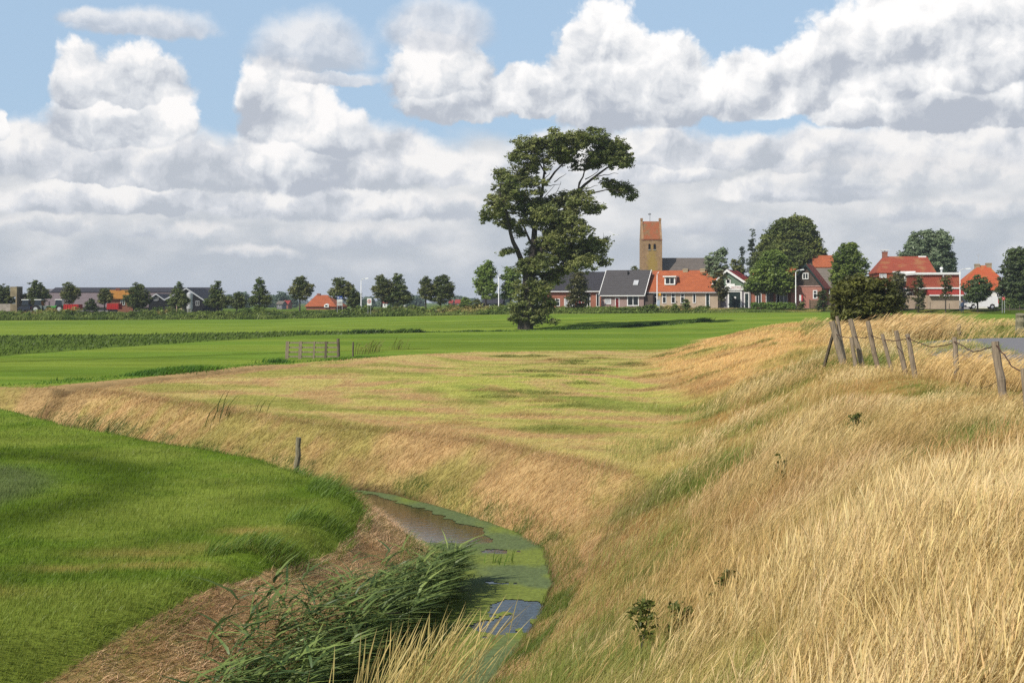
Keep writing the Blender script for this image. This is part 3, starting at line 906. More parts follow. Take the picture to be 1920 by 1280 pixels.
def far_weeds():
    H = Heap()
    # fringe of the field beyond the side ditch, and a dark row of weeds across the meadow
    def row(pts, n, wid, h0, h1, ca, cb, name_seed, zfun=height):
        P = np.array(pts, float); seg = np.hypot(*(P[1:] - P[:-1]).T); cum = np.concatenate([[0], np.cumsum(seg)])
        s = rng.uniform(0, cum[-1], n)
        x = np.interp(s, cum, P[:, 0]) + rng.normal(0, wid, n); y = np.interp(s, cum, P[:, 1]) + rng.normal(0, wid, n)
        cl = fbm(x * 0.35 + name_seed, y * 0.35, 191, 3)
        ok = rng.random(n) < 0.2 + sstep(0.35, 0.62, cl)
        x, y, cl = x[ok], y[ok], cl[ok]; k = len(x)
        h = (h0 + (h1 - h0) * sstep(0.4, 0.7, cl)) * rng.uniform(0.5, 1.3, k)
        c = mix(ca, cb, sstep(0.4, 0.62, fbm(x * 0.6, y * 0.6, 193, 3)))
        l = h * rng.uniform(0.1, 0.9, k)
        w = np.maximum(0.02, y * 0.0006) * rng.uniform(0.6, 1.5, k)
        H.add(*blade_arrays(x, y, zfun(x, y) - 0.02, h, w, l, l * rng.uniform(-.6, .6, k), jit(c * .85, k, .25), jit(c * 1.12, k, .25), BL3))
    g1, g2 = srgb(70, 104, 34), srgb(98, 132, 40)
    row([(-45, 52), (-24, 51.5), (-19.6, 53), (-16.5, 62), (-14.4, 68.5), (-13.2, 72)], 22000, 0.5, 0.08, 0.30, g1 * 1.25, g2 * 1.1, 1)
    row([(-13.5, 72.5), (-11, 73.5), (-8.5, 80)], 3000, 0.5, 0.1, 0.35, g1, g2, 2)
    row([world(560, 627), world(700, 625.2), world(850, 624.2), world(960, 623.5), world(1100, 622), world(1250, 619)], 7000, 0.35, 0.12, 0.5, srgb(58, 84, 34), srgb(84, 110, 40), 3)
    row([world(1250, 619.5), world(1330, 617)], 1200, 0.4, 0.15, 0.6, srgb(60, 88, 34), srgb(86, 110, 42), 4)
    # crop standing in the dark strip
    n = 24000
    xs = rng.uniform(-75, 2, n); ys = rng.uniform(80, 150, n)
    ok = in_poly(xs, ys, DARK_BAND); xs, ys = xs[ok], ys[ok]; k = len(xs)
    c = mix(DARKG * 1.05, DARKG * 0.7, fbm(xs * .3, ys * .3, 197, 3))
    h = rng.uniform(0.08, 0.28, k); l = h * rng.uniform(.2, 1, k)
    H.add(*blade_arrays(xs, ys, height(xs, ys), h, ys * .0009, l, l * rng.uniform(-.5, .5, k), jit(c * .8, k, .25), jit(c * 1.1, k, .25), BL3))
    # taller stalks by the gate
    for (px, py) in [(690, 662), (700, 660), (745, 655), (680, 664)]:
        x0, y0 = world(px, py)
        m = 24
        x = x0 + rng.normal(0, .3, m); y = y0 + rng.normal(0, .3, m); h = rng.uniform(.4, 1.0, m); l = h * rng.uniform(.2, .6, m)
        c = np.tile(srgb(120, 118, 60), (m, 1))
        H.add(*blade_arrays(x, y, height(x, y), h, np.full(m, .035), l, l * .1, c * .8, jit(c, m), STALK))
    # verge beyond the fence and along the road
    X, Y = scatter(150000, 22, 108, 1.4)
    px = px_of(X, Y)
    xf = np.interp(Y, CRE_Y, CRE_X)
    dr = poly_dist(X, Y, ROAD)
    low = (px > 1720) & (Y < 58)
    ok = (X > xf + 0.6) & (dr > 2.9) & (Y > 24) & ((Y < 100) | (px < 1560)) & (px > 1500)
    X, Y, dr, low = X[ok], Y[ok], dr[ok], low[ok]; k = len(X)
    tone = fbm(X * .3, Y * .3, 199, 3)
    c = mix(srgb(222, 190, 128), srgb(118, 130, 60), sstep(0.44, 0.60, tone + np.where(Y > 60, 0.08, -0.08)))
    h = (0.20 + 0.7 * sstep(.6, .35, tone) * np.where(Y < 56, 1, 0.55)) * rng.uniform(.5, 1.2, k) * np.where(dr < 4.2, 0.6, 1) * np.where(low, 0.8, 1)
    l = h * rng.uniform(.4, 1.0, k)
    H.add(*blade_arrays(X, Y, height(X, Y) - .02, h, np.maximum(.008, Y * .00035), l, l * rng.uniform(-.4, .4, k), jit(c * .8, k, .2), jit(c * 1.05, k, .22), STALK))
    # tall pale tussocks behind the fence, in front of the bush
    for (px, py, Yd, nn, hh) in [(1700, 640, 60, 1800, 1.3), (1650, 650, 58, 1500, 1.0), (1600, 655, 62, 900, .9), (1720, 610, 72, 900, 1.2)]:
        x = (px - 960) / F * Yd + rng.normal(0, .8, nn); y = Yd + rng.normal(0, 1.5, nn)
        c = mix(srgb(236, 206, 150), srgb(204, 168, 108), rng.random(nn))
        h = hh * rng.uniform(.5, 1.1, nn); l = h * rng.uniform(.4, 1.1, nn)
        H.add(*blade_arrays(x, y, height(x, y) - .03, h, np.full(nn, .018), l, l * rng.normal(0, .2, nn), jit(c * .8, nn), jit(c, nn), STALK))
    o = H.build('rough_grass', dry_m)
    put_props(o, 'rough weeds and verge grass along field edges and the road', 'weeds', kind='stuff')


dike_grass(); left_grass(); bank_straw(); reeds(); far_weeds()

# ------------------------------------------------------------------ trees and shrubs
tree_m = leafmat('tree_leaf', 0.28, 0.015)
bark_m = plain('bark', (0.055, 0.047, 0.038), 0.95, 0.35, 4.0, 0.02)
WIND = np.array([0.85, 0.35, 0.15])


def thing(name, label, cat, loc=(0, 0, 0), rz=0.0, group=None):
    o = bpy.data.objects.new(name, None); SC.collection.objects.link(o)
    o.location = loc; o.rotation_euler = (0, 0, rz); o.empty_display_size = 0.3
    return put_props(o, label, cat, group)


def tube_arrays(pts, rad, sides=6):
    pts = np.asarray(pts, float); n = len(pts)
    t = np.gradient(pts, axis=0); t /= np.linalg.norm(t, axis=1, keepdims=True) + 1e-9
    ref = np.where(np.abs(t[:, 2:3]) < 0.9, np.array([[0, 0, 1.0]]), np.array([[1.0, 0, 0]]))
    u = np.cross(t, ref); u /= np.linalg.norm(u, axis=1, keepdims=True) + 1e-9
    v = np.cross(t, u)
    a = np.linspace(0, 2 * math.pi, sides, endpoint=False)
    ring = pts[:, None, :] + np.asarray(rad)[:, None, None] * (np.cos(a)[None, :, None] * u[:, None, :] + np.sin(a)[None, :, None] * v[:, None, :])
    co = ring.reshape(-1, 3)
    i = np.arange(n - 1)[:, None] * sides; j = np.arange(sides)[None, :]; j2 = (j + 1) % sides
    q = np.stack([i + j, i + j2, i + sides + j2, i + sides + j], -1).reshape(-1, 4)
    return co, q


class Tubes:
    def __init__(s): s.co = []; s.q = []; s.n = 0
    def add(s, pts, r0, r1, sides=6, wob=0.0, seg=7):
        pts = np.asarray(pts, float)
        if len(pts) == 2 or wob:
            # resample as a smooth bent limb
            tt = np.linspace(0, 1, len(pts)); t = np.linspace(0, 1, max(seg, len(pts)))
            P = np.stack([np.interp(t, tt, pts[:, k]) for k in range(3)], -1)
            for _ in range(2): P[1:-1] = (P[:-2] + 2 * P[1:-1] + P[2:]) / 4
            L_ = np.linalg.norm(pts[-1] - pts[0])
            P[1:-1] += rng.normal(0, wob * L_, (len(P) - 2, 3))
            pts = P
        r = r0 + (r1 - r0) * np.linspace(0, 1, len(pts)) ** 0.8
        co, q = tube_arrays(pts, r, sides)
        s.co.append(co); s.q.append(q + s.n); s.n += len(co)
    def build(s, name, mat, parent=None):
        return np_obj(name, np.concatenate(s.co), np.concatenate(s.q), None, None, mat, parent, smooth=True)


def leaf_cloud(cen, crad, per, size, cols, flat=0.65, streak=1.6, seed_jit=0.2, out=0.75):
    """Leaves in many small sprays: cen (k,3) spray centres, crad spray radius, per leaves each; every leaf a bent quad."""
    k = len(cen)
    n = k * per
    d = rng.normal(0, 1, (n, 3)); d /= np.linalg.norm(d, axis=1, keepdims=True)
    rr = rng.random(n) ** 0.45
    cid = np.repeat(np.arange(k), per)
    R = np.repeat(np.broadcast_to(crad, (k,)), per)
    off = d * rr[:, None] * R[:, None] * np.array([1.15, 1.15, flat])
    off += WIND * (R * rng.uniform(-0.3, 0.55, n))[:, None]
    P = cen[cid] + off
    nrm = d * np.array([1, 1, 1.3]) * out + rng.normal(0, 0.55, (n, 3)) + np.array([0, 0, 0.45])
    nrm /= np.linalg.norm(nrm, axis=1, keepdims=True)
    ax = WIND + rng.normal(0, 0.55, (n, 3))
    ax -= nrm * (ax * nrm).sum(1, keepdims=True); ax /= np.linalg.norm(ax, axis=1, keepdims=True)
    bx = np.cross(nrm, ax)
    s = size * rng.uniform(0.6, 1.35, n)[:, None]
    a = ax * s * streak * 0.5; b = bx * s * 0.42
    bend = nrm * s * 0.12
    co = np.stack([P - a, P + b - bend, P + a * 1.1, P - b - bend], 1).reshape(-1, 3)
    q = (np.arange(n) * 4)[:, None] + np.arange(4)
    c = np.repeat(cols, per, 0) * (1 + rng.uniform(-seed_jit, seed_jit, (n, 1)))
    return co, q, np.repeat(c, 4, 0)


def ellipsoid_sprays(ells, dens, rad, shell=0.55):
    """Spray centres spread through a set of ellipsoids (x, y, z, rx, ry, rz), mostly towards their outsides."""
    out = []; eid = []
    for i, (x, y, z, rx, ry, rz) in enumerate(ells):
        k = max(3, int(dens * (rx * rz + rx * ry + ry * rz) / 3))
        d = rng.normal(0, 1, (k, 3)); d /= np.linalg.norm(d, axis=1, keepdims=True)
        r = shell + (1 - shell) * rng.random(k) ** 0.6
        r = np.where(rng.random(k) < 0.25, rng.random(k), r)
        out.append(np.array([x, y, z]) + d * r[:, None] * np.array([rx, ry, rz])); eid.append(np.full(k, i))
    return np.concatenate(out), np.concatenate(eid)


def spray_colours(cen, base, alt, var=0.22):
    k = len(cen)
    n = fbm(cen[:, 0] * 0.55 + cen[:, 1] * 0.3, cen[:, 2] * 0.6 + cen[:, 1] * 0.25, 211, 3)
    c = mix(np.asarray(base), np.asarray(alt), sstep(0.35, 0.65, n)) * 1.7 + 0.006
    return c * (1 + rng.uniform(-var, var, (k, 1)))


def make_tree(name, label, cat, loc, ells, trunk, base, alt, dens=5.0, srad=0.5, per=26, leaf=0.22, group=None, crown='crown', stem='trunk',
              flat=0.65, streak=1.6, limbs=True, limb_r=0.06, out=0.75):
    """ells are in metres round the foot; trunk is a list of (x, y, z, radius)."""
    root = thing(name, label, cat, loc, 0, group)
    cen, eid = ellipsoid_sprays(ells, dens * 1.6, srad)
    co, q, c = leaf_cloud(cen, srad * rng.uniform(0.7, 1.3, len(cen)), per, leaf, spray_colours(cen, base, alt), flat, streak, out=out)
    cr = np_obj(crown, co, q, None, c, tree_m, root)
    T = Tubes()
    tp = np.array(trunk, float)
    if len(tp):
        n = 9
        tt = np.linspace(0, 1, len(tp)); t = np.linspace(0, 1, n)
        P = np.stack([np.interp(t, tt, tp[:, j]) for j in range(4)], -1)
        cc, qq = tube_arrays(P[:, :3], P[:, 3], 8)
        T.co.append(cc); T.q.append(qq); T.n += len(cc)
        if limbs:
            for (x, y, z, rx, ry, rz) in ells:
                s = rng.uniform(0.45, 0.95)
                a = P[int(s * (n - 1))]
                if z < a[2]: a = P[max(0, int(0.4 * (n - 1)))]
                T.add([a[:3], [(a[0] + x) / 2, (a[1] + y) / 2, a[2] + (z - a[2]) * 0.35], [x, y, z]], max(a[3] * 0.55, 0.02), 0.015, 5, 0.03)
                for _ in range(4):
                    e = np.array([x, y, z]) + rng.normal(0, 0.45, 3) * np.array([rx, ry, rz])
                    T.add([[x, y, z], e], limb_r * 0.4, 0.008, 4, 0.05, 4)
        T.build(stem, bark_m, root)
    return root


def copy_tree(o, parent=None):
    c = o.copy(); SC.collection.objects.link(c); c.parent = parent
    for ch in o.children: copy_tree(ch, c)
    return c


# --- the lone tree in the field
def lone_tree():
    Yt = 146.0
    base = at(985, 622, Yt)
    base.z = float(height(base.x, base.y))
    k = Yt / F
    def loc(px, py, dy=0.0): return np.array([(px - 985) * k, dy, (622 - py) * k])
    blobs = [(985, 283, 30, 22), (1012, 272, 26, 18), (1045, 268, 34, 20), (1080, 262, 30, 18), (1110, 268, 36, 22), (1146, 284, 36, 22), (1174, 298, 20, 18),
             (1168, 358, 30, 13), (1188, 371, 12, 8), (1135, 346, 26, 12), (1003, 312, 32, 18), (968, 300, 18, 14), (940, 332, 17, 20), (960, 362, 30, 24), (930, 392, 24, 24),
             (912, 412, 12, 18), (985, 382, 34, 24), (1025, 385, 34, 18), (1058, 376, 30, 16), (1085, 386, 30, 14), (1112, 396, 24, 10), (960, 424, 22, 12), (1000, 420, 26, 14),
             (1045, 428, 34, 20), (1078, 442, 32, 20), (1104, 468, 34, 24), (1126, 462, 20, 14), (1066, 475, 38, 28), (1030, 470, 26, 24), (1018, 500, 32, 20), (950, 478, 16, 8), (1090, 500, 32, 20),
             (1130, 492, 16, 12), (1052, 510, 26, 14), (985, 505, 22, 16), (1070, 400, 22, 10), (1120, 300, 22, 14), (1060, 300, 26, 12), (978, 335, 34, 22), (1000, 355, 26, 18), (1050, 288, 46, 18), (1135, 296, 42, 18), (1152, 312, 30, 11), (1100, 312, 30, 11), (1090, 366, 24, 10), (940, 365, 22, 22), (945, 405, 26, 24), (1000, 400, 36, 20), (1030, 408, 34, 18), (1065, 420, 34, 18), (975, 440, 14, 12), (1005, 465, 22, 24), (1040, 455, 36, 24), (1085, 485, 36, 22), (1000, 490, 26, 24), (1035, 525, 28, 16), (990, 540, 28, 24), (992, 600, 20, 16), (1010, 556, 22, 14),
             (970, 588, 22, 26), (985, 560, 22, 22), (1012, 580, 26, 26), (1004, 602, 20, 12), (1036, 606, 10, 7), (962, 604, 10, 10), (1018, 545, 22, 16), (1030, 575, 16, 14)]
    root = thing('tree', 'tall lone wind bent tree standing in the green field', 'tree', base)
    ells = []
    for (px, py, rx, ry) in blobs:
        dy = rng.normal(0, 1.3) if py < 540 else rng.normal(0, 0.4)
        x, y, z = loc(px, py, dy)
        ells.append((x, y, z, rx * k, max(rx, ry) * k * 0.95, ry * k))
    cen, eid = ellipsoid_sprays(ells, 27.0, 0.5, 0.25)
    # let the sky through between the boughs
    gap = fbm(cen[:, 0] * 0.5 + 3, cen[:, 2] * 0.55 + cen[:, 1] * 0.2, 231, 3)
    hollow = np.zeros(len(cen), bool)
    for (px, py, rx, ry) in [(1040, 340, 20, 13), (1110, 322, 26, 9), (1085, 345, 18, 14), (960, 455, 24, 14), (985, 455, 14, 12), (1010, 350, 9, 14), (1148, 325, 26, 9), (930, 440, 18, 12), (1140, 400, 22, 18), (1148, 430, 18, 22), (1005, 448, 10, 10), (1000, 345, 6, 20)]:
        x, _, z = loc(px, py)
        hollow |= ((cen[:, 0] - x) / (rx * k)) ** 2 + ((cen[:, 2] - z) / (ry * k)) ** 2 < 1
    keep = (gap > 0.28) & ~(hollow & (rng.random(len(cen)) < 0.52))
    cen = cen[keep]
    cols = spray_colours(cen, srgb(80, 88, 46), srgb(104, 108, 62), 0.32)
    co, q, c = leaf_cloud(cen, 0.42 * rng.uniform(0.5, 1.4, len(cen)), 30, 0.17, cols, 0.7, 2.0)
    np_obj('crown', co, q, None, c, tree_m, root)
    T = Tubes()
    L_ = lambda *a: [loc(*p) for p in a]
    T.add(L_((985, 628), (986, 600), (989, 560), (994, 520), (998, 490)), 0.95, 0.62, 12, 0.004, 9)
    T.add(L_((990, 545), (984, 500), (970, 474, -.5), (956, 448, -.8), (951, 428, -1), (944, 395, -1.2), (938, 350, -1)), 0.42, 0.06, 8, 0.008, 10)
    T.add(L_((996, 505), (1001, 460), (1000, 425, .4), (1006, 390, .6), (1018, 352, .8), (1024, 318, .8), (1018, 285, .6)), 0.46, 0.05, 8, 0.008, 11)
    T.add(L_((996, 500), (1015, 460, .6), (1040, 425, 1), (1062, 395, 1.2), (1085, 362, 1.2), (1115, 335, 1), (1150, 312, .8), (1178, 300, .5)), 0.44, 0.04, 8, 0.008, 12)
    T.add(L_((1062, 395, 1.2), (1100, 372, .5), (1135, 355, .2), (1185, 368, 0)), 0.16, 0.03, 6, 0.012, 8)
    T.add(L_((1020, 350, .8), (1045, 325, .3), (1072, 300, 0), (1085, 270, 0)), 0.16, 0.03, 6, 0.012, 8)
    T.add(L_((1024, 330, .8), (1005, 300, 0), (985, 285, -.4)), 0.12, 0.03, 6, 0.012, 7)
    T.add(L_((1085, 362, 1.2), (1098, 320, .6), (1105, 285, .2)), 0.14, 0.03, 6, 0.012, 7)
    T.add(L_((1003, 470), (985, 440, -.4), (978, 420, -.6), (968, 385, -1)), 0.18, 0.03, 6, 0.012, 7)
    T.add(L_((996, 510), (1040, 490, 1), (1080, 470, 1.4), (1120, 465, 1.2)), 0.36, 0.04, 7, 0.01, 8)
    T.add(L_((1000, 520), (1050, 515, .8), (1090, 505, 1)), 0.24, 0.03, 6, 0.012, 7)
    T.add(L_((970, 474, -.5), (950, 482, -.8), (940, 478, -1)), 0.12, 0.02, 5, 0.012, 5)
    T.add(L_((951, 428, -1), (925, 412, -1.2), (908, 415, -1.4)), 0.10, 0.02, 5, 0.012, 6)
    for _ in range(260):
        e = np.array(ells[rng.integers(0, len(ells) - 8)])
        a = e[:3] + rng.normal(0, .25, 3) * e[3:]
        b = e[:3] + rng.normal(0, .62, 3) * e[3:]
        T.add([a, b], 0.05, 0.012, 4, 0.05, 4)
    # fine boughs that show against the sky
    for (p, q2) in [((1020, 352), (1050, 350)), ((1040, 345), (1062, 330)), ((1062, 395), (1090, 345)), ((1085, 362), (1122, 352)), ((1098, 340), (1130, 318)), ((1115, 335), (1160, 330)), ((1018, 352), (1035, 315)), ((1006, 390), (1040, 352)), ((1040, 380), (1052, 345))]:
        T.add([loc(*p, .8), loc(*q2, .4)], 0.07, 0.02, 5, 0.03, 6)
    T.build('trunk', bark_m, root)


lone_tree()


# --- young trees along the road on the left
def roadside_trees():
    gname = 'windblown trees along the raised road'
    protos = []
    G = [(srgb(58, 70, 34), srgb(78, 86, 42)), (srgb(60, 74, 34), srgb(84, 92, 46)), (srgb(66, 76, 38), srgb(88, 90, 48))]
    shapes = [
        [(0, 0, 1.9, 1.5, 1.4, 1.2), (0.2, 0, 3.1, 1.35, 1.3, 1.1), (0.05, 0, 4.1, 0.85, 0.85, 0.8), (0.9, 0.2, 2.4, 1.0, 0.9, 0.8), (-0.8, 0, 2.3, 0.9, 0.9, 0.8)],                       # domed
        [(0.1, 0, 1.7, 1.5, 1.3, 1.0), (0, 0, 2.8, 1.2, 1.1, 1.0), (-0.1, 0, 3.9, 0.75, 0.7, 0.9), (0.1, 0, 4.7, 0.4, 0.4, 0.6), (0.9, 0, 2.0, 0.9, 0.9, 0.7), (-0.9, 0.1, 1.8, 0.8, 0.8, 0.7)],   # pointed
        [(0, 0, 2.6, 1.2, 1.2, 1.0), (0.25, 0, 3.6, 1.1, 1.1, 0.95), (-0.15, 0, 4.4, 0.8, 0.8, 0.7), (0.75, 0, 2.9, 0.9, 0.8, 0.7), (1.1, 0, 3.5, 0.6, 0.6, 0.4), (-0.7, 0, 3.0, 0.7, 0.7, 0.6)],   # bare stem, leaning
    ]
    for s, g in zip(shapes, G):
        protos.append((s, g))
    spec = [  # centre px, top py, width px, shape, label
        (4, 533, 40, 0, 'domed dark tree cut off by the left edge, before the concrete silo'),
        (68, 526, 44, 0, 'domed dark tree between the silo and the tractors at the farm'),
        (130, 529, 34, 2, 'slim stemmed round tree rising above a red trailer by the long barn'),
        (196, 539, 26, 2, 'small tree against the ochre gabled farmhouse'),
        (255, 530, 48, 0, 'broad bushy tree left of the black double gabled shed'),
        (333, 527, 36, 1, 'tree standing over the valley of the black double gabled shed'),
        (407, 525, 44, 1, 'conical tree just right of the black farm sheds'),
        (444, 546, 26, 0, 'low dark tree tucked beside the conical tree'),
        (486, 519, 40, 1, 'pointed dark tree standing alone on the open road'),
        (562, 517, 42, 2, 'leaning bare stemmed tree left of the wide orange farmhouse roof'),
        (638, 520, 42, 2, 'bare stemmed tree behind the blue information board'),
        (661, 539, 24, 0, 'small tree close behind the information board tree'),
        (716, 515, 40, 2, 'thinner tree of the touching pair right of the speed sign'),
        (745, 510, 52, 1, 'fuller and taller tree of the pair right of the speed sign'),
        (798, 518, 32, 2, 'narrow tree of the pair in mid road, left of its bushy neighbour'),
        (826, 512, 50, 0, 'wide bushy tree with brownish heart, right one of the mid road pair'),
    ]
    for i, (px, top, wpx, si, lab) in enumerate(spec):
        Y = y_road(px) + 4.5 + rng.uniform(-1, 1)
        x = (px - 960) / F * Y
        z0 = float(height(np.array(x), np.array(Y)))
        H = CZ - (top - HZ) / F * Y - z0
        wm = wpx / F * Y
        shp, (ca, cb) = protos[si]
        hs = H / max(e[2] + e[5] for e in shp); ws = 1.12 * wm / (max(e[0] + e[3] for e in shp) - min(e[0] - e[3] for e in shp))
        ells = [(e[0] * ws + rng.normal(0, .12), e[1] * ws, e[2] * hs, e[3] * ws, e[4] * ws, e[5] * hs) for e in shp]
        make_tree('roadside_tree', lab, 'tree', (x, Y, z0), ells, [(0, 0, -0.2, .16), (0.02, 0, H * .3, .12), (0.06, 0, H * .6, .08), (0.05, 0, H * .9, .02)],
                  ca, cb, 21, 0.40, 24, 0.18, gname, streak=1.9)


roadside_trees()


def px_tree(name, label, px, top, wpx, Y, base_c, alt_c, parts, group=None, cat='tree', foot=None, stem_r=.18, **kw):
    """parts: crown lobes as (dx, height share, rx, rz) in shares of width and height."""
    x = (px - 960) / F * Y
    z0 = float(height(np.array(x), np.array(Y))) if foot is None else foot
    H = CZ - (top - HZ) / F * Y - z0
    w = wpx / F * Y
    ells = [(dx * w, rng.normal(0, .06) * w, hz * H, rx * w, rx * w * 0.9, rz * H) for (dx, hz, rx, rz) in parts]
    return make_tree(name, label, cat, (x, Y, z0), ells, [(0, 0, -.2, stem_r), (0, 0, H * .35, stem_r * .8), (0.02 * w, 0, H * .7, stem_r * .5), (0, 0, H * .92, .03)], base_c, alt_c, group=group, **kw)


G_MID = (srgb(66, 80, 34), srgb(92, 104, 46)); G_DARK = (srgb(48, 60, 32), srgb(66, 76, 40)); G_WIL = (srgb(104, 116, 88), srgb(78, 92, 66))
G_BRT = (srgb(80, 98, 42), srgb(104, 120, 56)); G_OLV = (srgb(88, 92, 44), srgb(70, 78, 40)); G_BRN = (srgb(76, 74, 40), srgb(58, 62, 34))
ROUND = [(0, .55, .36, .30), (-.18, .62, .28, .24), (.18, .60, .30, .26), (0, .78, .30, .20), (-.12, .42, .3, .2), (.15, .40, .32, .2), (0.02, .88, .18, .11)]
FULL = [(0, .30, .46, .28), (-.2, .5, .28, .24), (.2, .48, .28, .26), (0, .65, .36, .24), (-.05, .82, .25, .16), (.1, .80, .22, .15), (-.25, .25, .24, .22), (.26, .25, .24, .22)]
CONE = [(0, .22, .42, .2), (0, .42, .34, .2), (0.02, .62, .24, .2), (0, .82, .13, .17), (-.2, .25, .22, .15), (.22, .28, .22, .15)]
COL = [(0, .3, .42, .28), (0.05, .55, .4, .26), (-.08, .75, .30, .2), (.06, .88, .2, .11)]


def village_trees():
    px_tree('broadleaf_tree', 'bright green broad leaved tree left of the lone tree, before the lamp post', 911, 487, 46, 214, *G_BRT, ROUND, stem_r=.16, dens=11, srad=.5, per=26, leaf=.26)
    px_tree('broadleaf_tree', 'pale green tree half hidden by the lone tree, right of a lamp post', 957, 497, 46, 216, *G_BRT, ROUND, stem_r=.16, dens=10, srad=.5, per=24, leaf=.26)
    px_tree('garden_tree', 'bronze green garden tree in front of the dark tiled brick house', 1083, 505, 44, 203, *G_BRN, FULL, stem_r=.14, dens=11, srad=.45, per=26, leaf=.22)
    px_tree('willow_tree', 'grey green poplar with two pointed tops above the orange row house', 1343, 462, 48, 205, *G_WIL,
            [(-.28, .6, .2, .22), (-.3, .78, .13, .12), (.05, .62, .3, .28), (-.05, .84, .14, .14), (.24, .80, .16, .18), (.15, .4, .34, .2), (-.1, .4, .3, .2)], stem_r=.2, dens=12, srad=.5, per=28, leaf=.24, streak=2.0)
    px_tree('garden_tree', 'dark small garden tree at the corner of the orange row house', 1350, 506, 34, 198, *G_BRN, [(0, .75, .42, .22), (.1, .5, .4, .2), (-.12, .55, .34, .2), (.05, .32, .25, .14)], stem_r=.14, dens=12, srad=.4, per=24, leaf=.22)
    px_tree('conifer', 'tall grey spruce, higher of the two left of the big village tree', 1410, 428, 36, 238, srgb(74, 84, 66), srgb(56, 66, 52), CONE, group='grey spruces behind the workshop', stem_r=.2, dens=12, srad=.45, per=26, leaf=.24)
    px_tree('conifer', 'short grey spruce, lower of the two left of the big village tree', 1391, 462, 30, 240, srgb(72, 82, 64), srgb(54, 64, 50), CONE, group='grey spruces behind the workshop', stem_r=.2, dens=12, srad=.45, per=26, leaf=.24)
    px_tree('broadleaf_tree', 'low olive tree peeping over the green gabled workshop', 1379, 484, 36, 236, *G_OLV, FULL, stem_r=.15, dens=9, srad=.5, per=24, leaf=.26)
    px_tree('broadleaf_tree', 'huge round crowned village tree behind the brick house', 1478, 402, 132, 232, srgb(70, 80, 38), srgb(92, 98, 48),
            [(0, .45, .42, .3), (.1, .66, .34, .26), (-.08, .66, .3, .22), (.14, .82, .25, .17), (.0, .84, .22, .13), (-.25, .5, .25, .24), (.3, .5, .22, .25), (.24, .68, .22, .2), (-.2, .36, .3, .25), (-.32, .40, .2, .2), (.36, .42, .16, .18)],
            stem_r=.5, dens=15, srad=.65, per=30, leaf=.30)
    px_tree('broadleaf_tree', 'leafy tree standing before the brick house with large windows', 1447, 468, 92, 196, srgb(76, 92, 38), srgb(98, 112, 50),
            [(0, .72, .34, .26), (-.22, .6, .26, .22), (.22, .62, .24, .24), (-.3, .42, .24, .18), (-.05, .45, .34, .2), (.18, .42, .26, .2), (-.4, .36, .14, .1), (.05, .86, .22, .13)],
            stem_r=.3, dens=14, srad=.5, per=28, leaf=.25)
    px_tree('broadleaf_tree', 'round dark green tree above the clipped bush', 1590, 450, 74, 188, srgb(66, 80, 34), srgb(96, 108, 48), ROUND, stem_r=.3, dens=14, srad=.55, per=28, leaf=.26)
    px_tree('willow_tree', 'large silver willow behind the red mansard house', 1738, 429, 106, 246, *G_WIL,
            [(-.1, .55, .4, .3), (.15, .55, .36, .32), (-.25, .6, .24, .24), (.2, .8, .24, .18), (-.05, .82, .26, .17), (.32, .45, .2, .3), (-.32, .48, .18, .22), (.1, .3, .4, .25)], stem_r=.5, dens=13, srad=.6, per=30, leaf=.28, streak=2.1)
    px_tree('street_tree', 'slim young street tree before the shop window, left of its twin', 1722, 512, 27, 181, *G_BRN, COL, group='young street trees by the brick shed', stem_r=.1, dens=16, srad=.32, per=24, leaf=.18)
    px_tree('street_tree', 'slim young street tree with bare red stem against the brick shed', 1773, 512, 25, 181, *G_BRN, [(0, .55, .44, .2), (0.02, .72, .38, .2), (-.04, .88, .22, .12)], group='young street trees by the brick shed', stem_r=.1, dens=16, srad=.32, per=24, leaf=.18)
    px_tree('garden_tree', 'rounded grey green tree before the orange hipped house', 1833, 513, 58, 180, srgb(76, 90, 52), srgb(54, 66, 38), [(0, .6, .42, .3), (-.25, .55, .26, .22), (.22, .6, .28, .24), (.05, .82, .26, .16), (-.1, .42, .36, .18)], stem_r=.14, dens=14, srad=.4, per=26, leaf=.2)
    px_tree('garden_tree', 'narrow dark tree pressed between the bush and the red mansard house', 1682, 505, 40, 185, *G_BRN, FULL, stem_r=.14, dens=13, srad=.4, per=24, leaf=.2)
    px_tree('broadleaf_tree', 'large dark tree at the right edge beyond the white van', 1908, 458, 74, 200, srgb(72, 84, 48), srgb(52, 64, 36), FULL, stem_r=.35, dens=13, srad=.55, per=28, leaf=.26)
    px_tree('broadleaf_tree', 'little green treetop left of the church tower', 1190, 496, 26, 250, *G_OLV, FULL, stem_r=.15, dens=10, srad=.5, per=24, leaf=.26)
    px_tree('bush', 'big dense dark bush beside the leaning fence posts', 1622, 516, 130, 78, srgb(82, 84, 36), srgb(58, 62, 30),
            [(-.02, .52, .42, .44), (-.12, .70, .32, .30), (.16, .62, .30, .34), (-.32, .50, .17, .40), (.34, .40, .15, .34), (-.02, .84, .24, .16), (-.2, .78, .2, .18), (.08, .28, .38, .28), (-.3, .3, .18, .28)], cat='bush', stem_r=.12, dens=32, srad=.32, per=34, leaf=.13)
